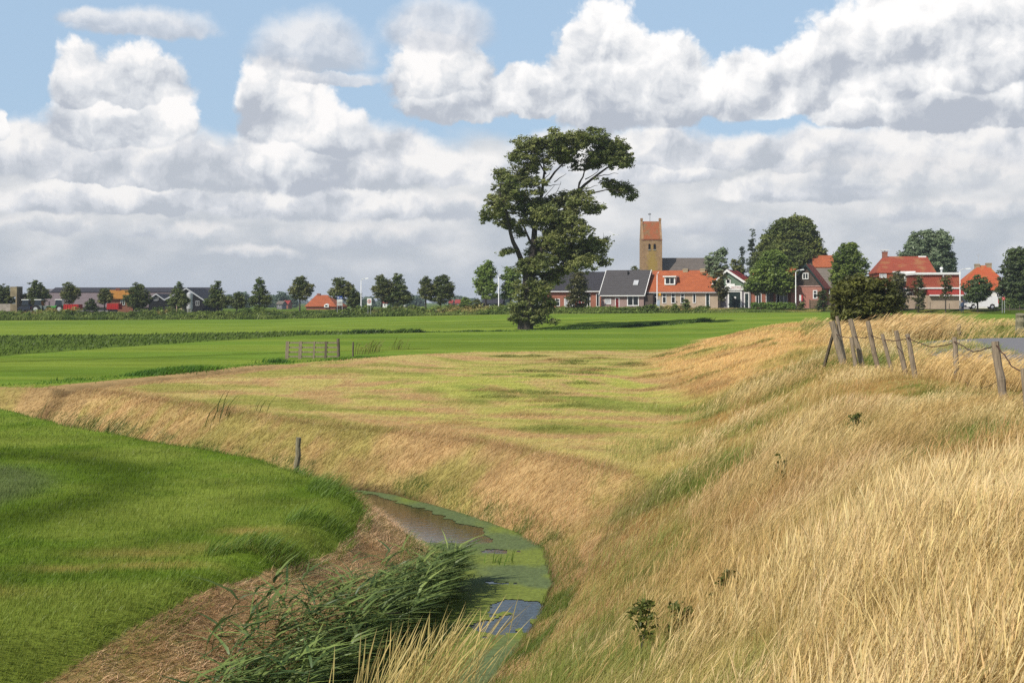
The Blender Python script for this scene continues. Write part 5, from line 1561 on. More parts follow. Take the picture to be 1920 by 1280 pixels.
    MB().prism([(4, z2 + .205), (7.5, z3 + .03), (11, z2 + .03), (11, z2 + .2), (7.5, z3 + .2), (3.9, z2 + .36)], .7, w + .3, 'x').build('upper_roof', T_ORANGE, h.root)
    h.window(1545, 1556, 540, 551, y=0)
    # red mansard house
    h = House('mansard_house', 'tall red tiled house with steep hipped roof and white dormer fascia', 'house', 1646, 196, 8)
    w = h.x(1752, 0); z1 = h.z(541, 4); z2 = h.z(511, 4); z3 = h.z(480.5, 4, 4)
    MB().box(0, 0, 0, w, 9, z1).build('wall', BRICK_RED, h.root)
    MB().box(-.1, -.1, z1 + .002, w + .1, 9.1, z2).build('tile_hung_storey', T_RED, h.root)
    r = h.hip(0, w, 0, 9, z2, z3, h.x(1656, 4.5), h.x(1738, 4.5), T_RED, .25)
    MB().box(-.2, -.28, z1 - .10, w + .2, -.103, z1 + .08).build('cornice', WHITE, h.root)
    h.chimney(r, h.x(1659, 4.5), 4.5, z3 - .3, z3 + .75, .75, BRICK_RED, WHITE)
    MB().box(h.x(1722.5, 4), 4.2, z3 - .5, h.x(1737, 4), 4.6, z3 + .05).build('ridge_board', WHITE, r)
    xa, xb = h.x(1676, -.6), h.x(1714, -.6); za, zb = h.z(527, 5, -.6), h.z(513, 5, -.6)
    dm = MB().box(xa, -.6, za, xb, 1.2, zb).build('dormer', WHITE, h.root)
    MB().box(xa - .15, -.85, zb + .003, xb + .15, 1.3, zb + .36).build('dormer_roof', WHITE, dm)
    xm = h.x(1696, -.6)
    MB().box(xa + .2, -.63, za + .15, xm - .1, -.604, zb - .1).build('pane', GLASS, dm); MB().box(xm + .1, -.63, za + .15, xb - .2, -.604, zb - .1).build('pane', CURTAIN, dm)
    h.window(1635 + 14, 1662, 512, 521, 2, y=-.1, glass=CURTAIN)
    h.window(1697.5, 1712.5, 546, 576.5, 0, True, fr=.22)
    h.window(1675, 1694, 546, 576, 1)
    # brick shed with red roofs beside it
    h = House('brick_shed', 'low tan brick building with red tiled bands and white fascia lines', 'shed', 1722, 187, 4)
    w = h.x(1803.5); zA, zB, zC, zD = h.z(553.5, 3), h.z(541, 3), h.z(538.5, 3), h.z(512, 3)
    MB().box(h.x(1740), 0, 0, w, 8, zA).box(0, .8, 0, h.x(1740) - .004, 8, zA - .02).build('wall', BRICK_TAN, h.root)
    MB().prism([(-.35, zA + .002), (8, zA + .002), (8, zB), (.9, zB), (-.35, zA + .12)], h.x(1741), w + .3, 'x').build('roof', T_CRIM, h.root)
    MB().box(h.x(1741), -.5, zA - .10, w + .3, -.352, zA + .08).build('gutter', WHITE, h.root)
    MB().box(-.2, .55, zB - .03, w + .1, .898, zC).build('fascia', WHITE, h.root)
    MB().prism([(.9, zC), (8, zC), (8, zD - .2), (1.5, zD - .2)], .1, w, 'x').build('tiled_storey', T_RED, h.root)
    MB().box(-.15, 1.1, zD - .2 + .003, w + .15, 8.2, zD + .12).build('fascia', WHITE, h.root)
    xx = h.x(1768, 1.6)
    fl = MB().tube([(xx, 2.4, zD), (xx, 2.4, zD + .55)], .14).box(xx - .18, .95, zC + .9, xx - .04, 1.08, zD - .25).build('flue', STEEL, h.root)
    MB().tube([(xx, 2.4, zD + .551), (xx, 2.4, zD + .68), (xx, 2.4, zD + .86), (xx, 2.4, zD + .95)], [.2, .27, .22, .08], 10).build('cowl', WHITE, fl, True)
    # grey arched shed
    h = House('garden_shed', 'small grey shed with rounded top beside the white van', 'shed', 1804, 187, 0)
    w = h.x(1818.5); z1, z2 = h.z(555), h.z(549)
    MB().prism([(0, 0), (w, 0), (w, z1), (w * .8, z2 - .1), (w * .5, z2), (w * .2, z2 - .1), (0, z1)], 0, 2.2, 'y').build('wall', plain('grey_board', (.36, .36, .37), .7, .12, 2), h.root)
    d = MB().box(.25, -.04, .05, w - .25, -.004, z1 - .1).build('door', plain('pale_grey_paint', (.45, .45, .46), .6, .1, 2), h.root)
    MB().box(w - .5, -.08, .9, w - .4, -.041, 1.0).build('handle', BLACK, d)
    # orange hipped house
    h = House('hipped_house', 'white house under a steep orange hipped roof with two chimneys', 'house', 1806, 214, 6)
    w = h.x(1895); he = h.z(543, 4); hr = h.z(497.5, 4, 4.5)
    MB().box(0, 0, 0, w, 9, he - .05).build('wall', WHITEWALL, h.root)
    r = h.hip(0, w, 0, 9, he, hr, h.x(1834, 4.5), h.x(1853, 4.5), T_HIP, .3)
    h.chimney(r, h.x(1832, 4.5), 4.5, hr - 1.3, hr + .25, .75); h.chimney(r, h.x(1853.5, 4.5), 4.5, hr - .9, hr + .4, .85)
    xx = h.x(1834.5, 4.5)
    MB().tube([(xx, 4.5, hr), (xx, 4.5, hr + 1.9)], .03, 5).box(xx - .35, 4.48, hr + 1.86, xx + .25, 4.52, hr + 1.9).box(xx - .2, 4.48, hr + 1.6, xx + .2, 4.52, hr + 1.64).build('antenna', STEEL, r)
    h.window(1868, 1876, 548, 558, 1); h.window(1850, 1858, 548, 560, 1)
    MB().box(h.x(1872, 2), 1.0, he + 1.7, h.x(1880, 2), 2.6, he + 2.0).build('skylight', WHITE, r)


village()


def church():
    Y = 345.0
    h = House('church', 'old brick church with saddle roofed tower and grey nave roof', 'church', 1203, Y, 0, zb=2.4)
    w = h.x(1241.5); ze = h.z(448.5); zr = h.z(415.5, 0, w / 2); d = w
    m, nt, N, L, b = nodemat('tower_brick')
    tc = N.new('ShaderNodeTexCoord')
    n1 = N.new('ShaderNodeTexNoise'); n1.inputs['Scale'].default_value = .9; n1.inputs['Detail'].default_value = 9; n1.inputs['Roughness'].default_value = .75; L.new(tc.outputs['Object'], n1.inputs['Vector'])
    r1 = N.new('ShaderNodeValToRGB'); r1.color_ramp.elements[0].position = .32; r1.color_ramp.elements[0].color = (*srgb(128, 102, 78), 1); r1.color_ramp.elements[1].position = .68; r1.color_ramp.elements[1].color = (*srgb(176, 142, 108), 1)
    L.new(n1.outputs[0], r1.inputs[0])
    # yellow lichen that has spread below the bell openings
    mp = N.new('ShaderNodeMapping'); mp.inputs['Location'].default_value = (-w * .52, 0, -(ze * .62)); L.new(tc.outputs['Object'], mp.inputs[0])
    mp2 = N.new('ShaderNodeMapping'); mp2.inputs['Scale'].default_value = (1 / 1.5, 0, 1 / 5.0); L.new(mp.outputs[0], mp2.inputs[0])
    ln = N.new('ShaderNodeVectorMath'); ln.operation = 'LENGTH'; L.new(mp2.outputs[0], ln.inputs[0])
    n2 = N.new('ShaderNodeTexNoise'); n2.inputs['Scale'].default_value = 1.6; n2.inputs['Detail'].default_value = 6; L.new(tc.outputs['Object'], n2.inputs['Vector'])
    ad = N.new('ShaderNodeMath'); ad.operation = 'MULTIPLY_ADD'; L.new(n2.outputs[0], ad.inputs[0]); ad.inputs[1].default_value = -2.0; L.new(ln.outputs['Value'], ad.inputs[2])
    mr = N.new('ShaderNodeMapRange'); mr.inputs[1].default_value = .15; mr.inputs[2].default_value = -.5; mr.inputs[3].default_value = 0; mr.inputs[4].default_value = .8; L.new(ad.outputs[0], mr.inputs[0])
    mx = N.new('ShaderNodeMix'); mx.data_type = 'RGBA'; L.new(mr.outputs[0], mx.inputs[0]); L.new(r1.outputs[0], mx.inputs[6]); mx.inputs[7].default_value = (*srgb(160, 134, 66), 1)
    L.new(mx.outputs[2], b.inputs['Base Color']); b.inputs['Roughness'].default_value = .95; b.inputs['Specular IOR Level'].default_value = .1
    tower = MB().box(0, 0, 0, w, d, ze).prism([(.35, ze), (d - .35, ze), (d / 2, zr - .6)], .55, w - .55, 'x').build('tower', m, h.root)
    rt = MB().prism([(-.15, ze - .12), (d / 2, zr - .12), (d + .15, ze - .12), (d + .15, ze + .06), (d / 2, zr + .06), (-.15, ze + .06)], .55, w - .55, 'x').build('roof', T_TOWER, tower)
    for x0, x1 in ((0.0, .545), (w - .545, w)):
        MB().prism([(-.05, ze), (d + .05, ze), (d / 2 + .25, zr + .25), (d / 2 - .25, zr + .25)], x0, x1, 'x').box(x0 - .06, d / 2 - .38, zr + .252, x1 + .06, d / 2 + .38, zr + .9).build('gable_parapet', m, tower)
    MB().tube([(w * .46, d / 2, zr), (w * .46, d / 2, zr + 2.4)], .05, 5).box(w * .46 - .5, d / 2 - .03, zr + 1.85, w * .46 + .3, d / 2 + .03, zr + 2.1).build('weathervane', plain('iron', (.06, .06, .06), .5, .1, 2, metal=.6), tower)
    MB().box(-.08, -.09, ze - .3, w + .08, -.002, ze - .12).build('cornice', BRICK_RED, tower)
    for p0, p1 in ((1215.6, 1219.8), (1225.2, 1229.6)):
        x0, x1 = h.x(p0), h.x(p1); z0, z1 = h.z(467.5), h.z(457)
        xm, rr = (x0 + x1) / 2, (x1 - x0) / 2
        arc = [(x0, z0), (x1, z0)] + [(xm + rr * math.cos(a), z1 - rr + rr * math.sin(a)) for a in np.linspace(0, math.pi, 9)]
        ar2 = [(xm + (x - xm) * 1.22, z0 - .12 + (z - z0) * 1.10) for x, z in arc]
        f = MB().prism(ar2, -.03, -.004, 'y').build('bell_opening', m, tower)
        MB().prism(arc, -.06, -.032, 'y').build('louvre', plain('dark_opening', (.01, .01, .012), .9, .1, 2, spec=0), f)
        MB().box(x0 - .1, -.12, z0 - .22, x1 + .1, -.004, z0 - .02).build('sill', CONCRETE, f)
    x0, x1 = w + .002, h.x(1346); zn = h.z(485, 0, 5); zne = h.z(520, 0, 0)
    MB().prism([(.6, 0), (9.4, 0), (9.4, zne), (5, zn), (.6, zne)], x0, x1, 'x').build('nave', BRICK_OLD, h.root)
    MB().prism([(.1, zne - .5), (5, zn + .03), (9.9, zne - .5), (9.9, zne - .3), (5, zn + .22), (.1, zne - .3)], x0 + .45, x1 + .2, 'x').build('nave_roof', T_NAVE, h.root)


church()


def farm():
    Yb = 268.0
    h = House('barn', 'very long low farm barn with grey brown sheet roof and dark ridge', 'barn', 30, Yb, 3, zb=1.2)
    w = h.x(372); he = h.z(574, 5); zm = h.z(549, 5, 6); hr = h.z(541.5, 5, 9)
    MB().prism([(0, 0), (18, 0), (18, he), (9, hr), (0, he)], 0, w, 'x').build('wall', BRICK_GREY, h.root)
    zz = he + (hr - he) * 6.2 / 9
    MB().prism([(-.4, he - .3), (6.2, zz + .05), (6.2, zz + .25), (-.4, he - .1)], -.3, w * .985, 'x').build('roof', T_BARN, h.root)
    MB().prism([(6.2, zz + .26), (9, hr + .1), (11.8, zz + .1), (11.8, zz + .3), (9, hr + .3), (6.1, zz + .46)], w * .12, w + .3, 'x').build('ridge_roof', T_BARND, h.root)
    h = House('black_shed', 'black boarded farm shed with two white edged gables', 'shed', 278.5, 246, 0, zb=1.2)
    xs = [h.x(p) for p in (278.5, 293.5, 309, 350, 383)]
    za, zb_, zc, zd = h.z(562), h.z(552), h.z(563), h.z(541.5)
    MB().prism([(xs[0], 0), (xs[2], 0), (xs[2], zc), (xs[1], zb_), (xs[0], za)], 0, 12, 'y').build('wall', DARKWOOD, h.root)
    r = MB().prism([(xs[0] - .3, za - .2), (xs[1], zb_ + .02), (xs[2], zc + .02), (xs[2], zc + .18), (xs[1], zb_ + .18), (xs[0] - .3, za - .02)], -.3, 12.2, 'y').build('roof', T_BARND, h.root)
    MB().prism([(xs[0] - .3, za - .26), (xs[1], zb_ - .06), (xs[2], zc - .06), (xs[2], zc + .2), (xs[1], zb_ + .22), (xs[0] - .3, za)], -.38, -.302, 'y').build('barge_board', STEEL, r)
    MB().prism([(xs[2] + .003, 0), (xs[4], 0), (xs[4], zc - .1), (xs[3], zd), (xs[2] + .003, zc)], 0, 14, 'y').build('wall', DARKWOOD, h.root)
    r = MB().prism([(xs[2] + .003, zc + .02), (xs[3], zd + .02), (xs[4] + .3, zc - .25), (xs[4] + .3, zc - .07), (xs[3], zd + .2), (xs[2] + .003, zc + .2)], -.3, 14.2, 'y').build('roof', T_BARND, h.root)
    MB().prism([(xs[2] + .003, zc - .06), (xs[3], zd - .06), (xs[4] + .3, zc - .33), (xs[4] + .3, zc - .04), (xs[3], zd + .24), (xs[2] + .003, zc + .24)], -.38, -.302, 'y').build('barge_board', STEEL, r)
    h.window(288.5, 297, 557, 563.5, 2, frame=STEEL); h.window(367, 374, 564, 573, 1, frame=STEEL)
    h.door(318, 330, 563, 580, BROWNWOOD, None, handle=False)
    # pale sliding door panel that stands on the shed front
    h2 = House('feed_silo', 'tall white and grey feed silo against the black shed', 'silo', 350, 243.5, 0, zb=1.2)
    x1 = h2.x(361); z1 = h2.z(547)
    MB().tube([(x1 / 2, 0, .9), (x1 / 2, 0, z1 - .35)], x1 / 2, 20).tube([(x1 / 2, 0, z1 - .349), (x1 / 2, 0, z1)], [x1 / 2, .15], 20).tube([(x1 / 2, 0, .1), (x1 / 2, 0, .899)], [.18, x1 / 2], 20).build('tank', STEEL, h2.root)
    for a in (.8, 2.4, 3.9, 5.5): MB().box(x1 / 2 + math.cos(a) * x1 * .42 - .05, math.sin(a) * x1 * .42 - .05, 0, x1 / 2 + math.cos(a) * x1 * .42 + .05, math.sin(a) * x1 * .42 + .05, 1.0).build('leg', STEEL, h2.root)
    h2 = House('pump_house', 'tiny pink and white hut at the foot of the feed silo', 'hut', 330.5, 240, 0, zb=1.15)
    x1 = h2.x(341); z1 = h2.z(571.5)
    MB().box(0, 0, 0, x1, 1.2, z1).build('wall', plain('pink_render', (.58, .40, .34), .8), h2.root)
    MB().box(-.1, -.1, z1 + .002, x1 + .1, 1.3, z1 + .14).build('roof', WHITE, h2.root)
    MB().box(x1 * .38, -.04, 0, x1 * .68, -.004, z1 * .7).build('door', BLACK, h2.root)
    # ochre farmhouse
    h = House('farmhouse', 'small farmhouse with ochre roof and white gable edge among the farm trees', 'house', 205, 256, -14, zb=1.2)
    w = h.x(249); he = h.z(560, 3); hr = h.z(545.5, 3, 4)
    r = h.gable_x(w, 7, he, hr, BRICK_RED, T_OCHRE, .2, .3, WHITE)
    h.chimney(r, h.x(221, 3.5), 3.5, hr - .4, hr + .55, .7, BRICK_RED)
    h.window(226, 234, 563, 572, 1)
    # concrete silage clamp and tower
    h = House('silage_clamp', 'tan concrete silage wall with a tall end slab at the left edge', 'silo', -40, 240, 0, zb=1.1)
    x1 = h.x(32.5); xa = h.x(20); z1 = h.z(537.5); z2 = h.z(569.5); z3 = h.z(556)
    MB().box(0, 0, 0, xa, 1.0, z2).build('wall', CONCRETE, h.root)
    MB().box(xa + .003, -.2, 0, x1 - .25, 2.5, z2).box(xa + .003, -.2, z3, x1 - .25, 2.5, z1).box(x1 - .248, -.25, 0, x1, 2.6, z1 + .05).box(xa + .003, 2.3, z2 + .003, x1 - .252, 2.5, z3 - .003).build('tower', plain('stained_concrete', (.25, .205, .125), .9, .3, .8), h.root)
    # wide orange farm roof behind the road
    h = House('farmhouse', 'farmhouse under a broad orange hipped roof beyond the road', 'house', 574, 296, 8, zb=.9)
    w = h.x(629); he = h.z(574.5, 4); hr = h.z(553, 4, 5)
    MB().box(0, 0, 0, w, 10, he - .05).build('wall', BRICK_RED, h.root)
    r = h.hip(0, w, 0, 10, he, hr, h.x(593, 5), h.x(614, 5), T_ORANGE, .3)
    xa, xb = h.x(608.5, 0), h.x(617, 0)
    z0 = he + .35
    dm = MB().prism([(xa, he - .2), (xb, he - .2), (xb, z0), ((xa + xb) / 2, z0 + .35), (xa, z0)], -.35, 2.5, 'y').build('dormer', WHITE, r)
    MB().box(xa + .25, -.385, he, xb - .25, -.354, z0 - .05).build('pane', GLASS, dm)
    h.chimney(r, h.x(598, 5), 5, hr - .3, hr + .35, .7, BRICK_RED)
    # little houses far out on the polder
    for (p0, p1, t0, te, Y, wm, rm, lab) in [(717, 726, 562, 568, 620, WHITEWALL, T_CRIM, 'tiny red roofed house seen past the pair of trees by the speed sign'), (757, 768, 564.5, 568, 560, WHITEWALL, T_GREYB, 'tiny white farmhouse between two roadside tree pairs'),
                                             (842, 848, 563, 568, 640, BRICK_RED, T_CRIM, 'left one of two tiny red roofed houses beside the rounded shrub'), (853, 862, 562, 568, 660, BRICK_RED, T_CRIM, 'right one of two tiny red roofed houses beside the rounded shrub'),
                                             (530, 540, 564, 570, 520, BRICK_RED, T_CRIM, 'tiny red roofed house left of the leaning roadside tree'), (519, 529, 565, 570, 500, BRICK_GREY, T_GREYB, 'tiny grey roofed shed left of a tiny red roof'),
                                             (905, 940, 561, 569, 300, DARKWOOD, T_DARK, 'low dark barn behind the bright green tree'), (1003, 1022, 541, 553, 232, GREENWOOD, T_GREY, 'small grey green gabled house left of the dark tiled brick house')]:
        h = House('distant_house', lab, 'house', p0, Y, 6, zb=.6 if Y > 400 else 1.9)
        w = h.x(p1); he = h.z(te, 1); hr = h.z(t0, 1, 3)
        r = h.gable_x(w, 6, max(he, .8), max(hr, 1.6), wm, rm, .3, .3)
        h.window_m(w * .35, w * .65, max(he, .8) * .35, max(he, .8) * .85)


farm()

# ------------------------------------------------------------------ street furniture, vehicles, fence, gate
WOOD = plain('weathered_wood', (0.255, 0.205, 0.145), .9, .35, 5.0, .015, stretch=(6, 6, .8))
WOODD = plain('dark_damp_wood', (0.13, 0.105, 0.075), .9, .4, 5.0, .015, stretch=(6, 6, .8))
WOODM = plain('mossy_wood', (0.21, 0.19, 0.12), .9, .4, 4.0, .015, stretch=(5, 5, .8))
WIRE = plain('rusty_wire', (0.085, 0.045, 0.03), .7, .3, 6.0)
VANW = plain('van_paint', (0.80, 0.80, 0.80), .3, .04, 1.5, spec=.5)
SIGNRED = plain('sign_red', (0.55, 0.03, 0.03), .45, .06, 3); SIGNBLUE = plain('sign_blue', (0.03, 0.07, 0.28), .45, .06, 3); SIGNORANGE = plain('sign_orange', (0.75, 0.34, 0.03), .5, .06, 3)


def ground_z(x, y): return float(height(np.array(float(x)), np.array(float(y))))


def lamp_posts():
    spec = [(677, 523, 3.5, 1, 'white street lamp on the open road left of the speed sign'), (935, 516, 3.5, .25, 'white street lamp between the bright green tree and the lone tree'),
            (1232, 512, 3.0, .2, 'white lamp post in front of the orange row house'), (1492, 507, 4.5, 1, 'white street lamp before the boarded gable'),
            (1696, 513, 3.5, -.6, 'slim white street lamp before the red mansard house'), (1800, 505, 3.5, 1.2, 'white street lamp beside the grey arched shed')]
    for px, top, off, arm, lab in spec:
        Y = y_road(px) - off
        x = (px - 960) / F * Y; z0 = ground_z(x, Y); H = CZ - (top - HZ) / F * Y - z0
        r = thing('street_lamp', lab, 'lamp', (x, Y, z0), 0, 'white street lamps along the village road')
        MB().tube([(0, 0, -.3), (0, 0, .9), (0, 0, .92), (0, 0, H - .25)], [.10, .10, .08, .055], 10).build('pole', LAMPWHITE, r, True)
        MB().tube([(0, 0, H - .25), (arm * .12, 0, H - .06), (arm * .45, 0, H + .04), (arm * .7, 0, H + .07)], .04, 8).build('arm', LAMPWHITE, r, True)
        MB().hull([(arm * .68, -.12, H + .0), (arm * 1.25, -.12, H + .07), (arm * 1.25, .12, H + .07), (arm * .68, .12, H)], [(arm * .68, -.08, H + .16), (arm * 1.2, -.05, H + .2), (arm * 1.2, .05, H + .2), (arm * .68, .08, H + .16)]).build('lamp_head', LAMPWHITE, r)


lamp_posts()


def signs():
    def base(name, lab, px, Y, cat='sign'):
        x = (px - 960) / F * Y; z0 = ground_z(x, Y)
        return thing(name, lab, cat, (x, Y, z0)), (lambda py: CZ - (py - HZ) / F * Y - z0), Y / F
    r, z, k = base('information_board', 'information board with blue top panel on two posts by the road', 637, 213)
    for sx in (-4.6, 4.6): MB().tube([(sx * k, .04, -.2), (sx * k, .04, z(555))], .04, 6).build('post', STEEL, r)
    MB().box(-5.2 * k, -.05, z(560.5), 5.2 * k, -.001, z(555)).build('panel', SIGNBLUE, r)
    MB().box(-4.4 * k, -.058, z(557.2), -1.0 * k, -.051, z(556.4)).box(.5 * k, -.058, z(559.2), 4 * k, -.051, z(558.4)).box(-3.8 * k, -.058, z(559.2), -1 * k, -.051, z(558.4)).build('emblem', WHITE, r)
    MB().box(-5.2 * k, -.05, z(566.5), 5.2 * k, -.001, z(561)).build('panel', plain('board_white', (.62, .63, .63), .6, .12, 3), r)
    MB().box(-5.2 * k, -.05, z(573), 5.2 * k, -.001, z(567.5)).build('panel', plain('board_grey', (.46, .47, .46), .6, .15, 3), r)
    r, z, k = base('traffic_sign', 'white rectangular speed zone sign with red ring', 692.5, 211)
    for sx in (-2.6, 2.6): MB().tube([(sx * k, .04, -.2), (sx * k, .04, z(561))], .03, 6).build('post', STEEL, r)
    p = MB().box(-4.2 * k, -.04, z(572.5), 4.2 * k, -.001, z(559)).build('panel', WHITE, r)
    ring = MB(); cz = z(565); n = 20
    for i in range(n):
        a0, a1 = 2 * math.pi * i / n, 2 * math.pi * (i + 1) / n
        R0, R1 = 2.2 * k, 3.4 * k
        ring.add([(R0 * math.cos(a0), -.046, cz + R0 * math.sin(a0)), (R1 * math.cos(a0), -.046, cz + R1 * math.sin(a0)), (R1 * math.cos(a1), -.046, cz + R1 * math.sin(a1)), (R0 * math.cos(a1), -.046, cz + R0 * math.sin(a1))], [(0, 1, 2, 3)])
    ring.build('ring', SIGNRED, p)
    MB().box(-.7 * k, -.05, cz - 1.5 * k, .7 * k, -.041, cz + 1.5 * k).build('symbol', BLACK, p)
    r, z, k = base('direction_sign', 'small square orange sign on a post by the orange row house', 1237, 197)
    MB().tube([(0, .04, -.2), (0, .04, z(549))], .03, 6).build('post', STEEL, r)
    MB().box(-2.2 * k, -.03, z(554.5), 2.2 * k, -.001, z(549)).build('panel', SIGNORANGE, r)
    r, z, k = base('electricity_box', 'pale blue roadside cabinet below the orange sign', 1235, 198.5, 'cabinet')
    MB().box(-2.6 * k, 0, 0, 2.6 * k, .4, z(562)).build('body', plain('pale_blue_paint', (.42, .50, .58), .6, .12, 2), r)
    MB().box(-3.0 * k, -.04, z(562) + .002, 3.0 * k, .44, z(562) + .08).build('lid', STEEL, r)
    r, z, k = base('pump_sign', 'red and white sign board standing before the brick gable', 1501.5, 191)
    MB().tube([(0, .04, -.1), (0, .04, z(553))], .035, 6).build('post', STEEL, r)
    MB().box(-2.8 * k, -.05, z(564), .6 * k, -.001, z(553)).build('panel', WHITE, r)
    MB().box(.62 * k, -.05, z(564), 3.2 * k, -.001, z(553)).build('panel', SIGNRED, r)
    MB().box(-1.8 * k, -.1, 0, 1.8 * k, .1, z(574)).build('foot', WHITE, r)
    r, z, k = base('traffic_sign', 'red sign on twin posts at the right beyond the van', 1881.5, 178)
    for sx in (-2.2, 2.2): MB().tube([(sx * k, .03, -.2), (sx * k, .03, z(556))], .03, 6).build('post', STEEL, r)
    cz = z(559.5)
    MB().tube([(0, -.03, cz), (0, 0, cz)], 3.0 * k, 18).build('panel', SIGNRED, r)
    MB().box(-1.6 * k, -.036, cz - .4 * k, 1.6 * k, -.031, cz + .4 * k).build('bar', WHITE, r)
    # wooden fence panel before the gable
    r, z, k = base('garden_fence', 'low brown wooden fence panel under the gable window', 1528, 192, 'fence')
    m = MB()
    for i in range(5): m.box(-9.5 * k, 0, .08 + i * .24, 9.5 * k, .03, .29 + i * .24)
    m.build('boards', plain('olive_boards', (.17, .13, .085), .85, .25, 3), r)
    for sx in (-9.8, 9.8): MB().box(sx * k - .06, -.06, -.1, sx * k + .06, .06, 1.4).build('post', WOODD, r)
    # clipped hedge in front of the brick house
    Yh = 193.5
    n = 330
    x0, x1 = (1409 - 960) / F * Yh, (1490 - 960) / F * (Yh - 3)
    xs = rng.uniform(x0, x1, n); ys = Yh - (xs - x0) / (x1 - x0) * 3 + rng.uniform(-.4, .4, n)
    zs = z_road(1450) + rng.uniform(.1, .85, n)
    co, q, c = leaf_cloud(np.column_stack([xs, ys, zs]), np.full(n, .25), 26, .14, spray_colours(np.column_stack([xs, ys, zs]), srgb(70, 92, 38), srgb(92, 112, 48)), .8, 1.2)
    o = np_obj('hedge', co, q, None, c, tree_m); put_props(o, 'low clipped green hedge before the brick house windows', 'hedge')


signs()


def van():
    Y = 184.5
    x0 = (1812.5 - 960) / F * Y
    z0 = float(z_road(1840)) + .09
    r = thing('van', 'small white delivery van parked facing left by the shed', 'van', (x0, Y, z0), math.radians(-6))
    L_, wd = 4.45, 1.72
    sh = [(.03, .32), (.0, .62), (.10, .80), (.95, 1.02), (1.12, 1.08), (1.75, 1.72), (2.05, 1.84), (4.15, 1.86), (4.36, 1.70), (4.45, .90), (4.42, .32), (3.98, .30), (3.88, .62), (3.60, .74), (3.32, .62), (3.22, .30),
          (1.36, .30), (1.26, .62), (.98, .74), (.70, .62), (.60, .30)]
    MB().prism(sh, 0, wd, 'y').build('body', VANW, r, bevel=.03)
    MB().prism([(1.22, 1.08), (1.80, 1.66), (2.02, 1.70), (2.02, 1.08)], -.012, -.002, 'y').build('window', GLASS, r)
    MB().add([(1.10, .12, 1.12), (1.68, .16, 1.70), (1.68, wd - .16, 1.70), (1.10, wd - .12, 1.12), (1.07, .12, 1.14), (1.65, .16, 1.73), (1.65, wd - .16, 1.73), (1.07, wd - .12, 1.14)], [(0, 1, 2, 3), (7, 6, 5, 4), (0, 4, 5, 1), (1, 5, 6, 2), (2, 6, 7, 3), (3, 7, 4, 0)]).build('windscreen', GLASS, r)
    d = MB().box(1.14, -.010, .42, 2.08, -.001, 1.06).build('door', VANW, r); MB().box(1.9, -.03, .93, 2.04, -.0105, .97).build('handle', BLACK, d)
    for xx in (.98, 3.60):
        w_ = MB().tube([(xx, .02, .31), (xx, .22, .31)], .31, 20).build('wheel', BLACK, r)
        MB().tube([(xx, .005, .31), (xx, .02, .31)], .19, 16).build('rim', STEEL, w_)
        w_ = MB().tube([(xx, wd - .22, .31), (xx, wd - .02, .31)], .31, 20).build('wheel', BLACK, r)
    MB().box(-.05, .1, .28, .10, wd - .1, .50).build('bumper', BLACK, r)
    MB().box(.02, -.006, .66, .30, .10, .78).build('headlight', plain('lamp_glass', (.6, .6, .6), .1, .05, 3, spec=.8), r)
    MB().box(4.38, -.008, .80, 4.46, .12, 1.35).build('tail_light', SIGNRED, r)
    MB().box(1.16, -.16, 1.08, 1.30, -.014, 1.26).build('wing_mirror', BLACK, r)
    # dark car beyond it
    Y2 = 190.5
    x0 = (1818 - 960) / F * Y2
    r = thing('parked_car', 'dark car standing behind the bonnet of the white van', 'car', (x0, Y2, z0 + .1), 0)
    paint = plain('dark_car_paint', (.018, .02, .024), .25, .1, 2, spec=.6)
    sh = [(0, .3), (-.02, .65), (.25, .84), (.95, .92), (1.45, 1.40), (2.9, 1.42), (3.45, .98), (3.95, .9), (4.0, .3)]
    MB().prism(sh, 0, 1.7, 'y').build('body', paint, r, bevel=.03)
    MB().prism([(1.1, .95), (1.52, 1.34), (2.85, 1.36), (3.25, .98)], -.012, -.002, 'y').build('window', GLASS, r)
    for xx in (.75, 3.2): MB().tube([(xx, -.01, .3), (xx, .2, .3)], .3, 16).build('wheel', BLACK, r)


van()


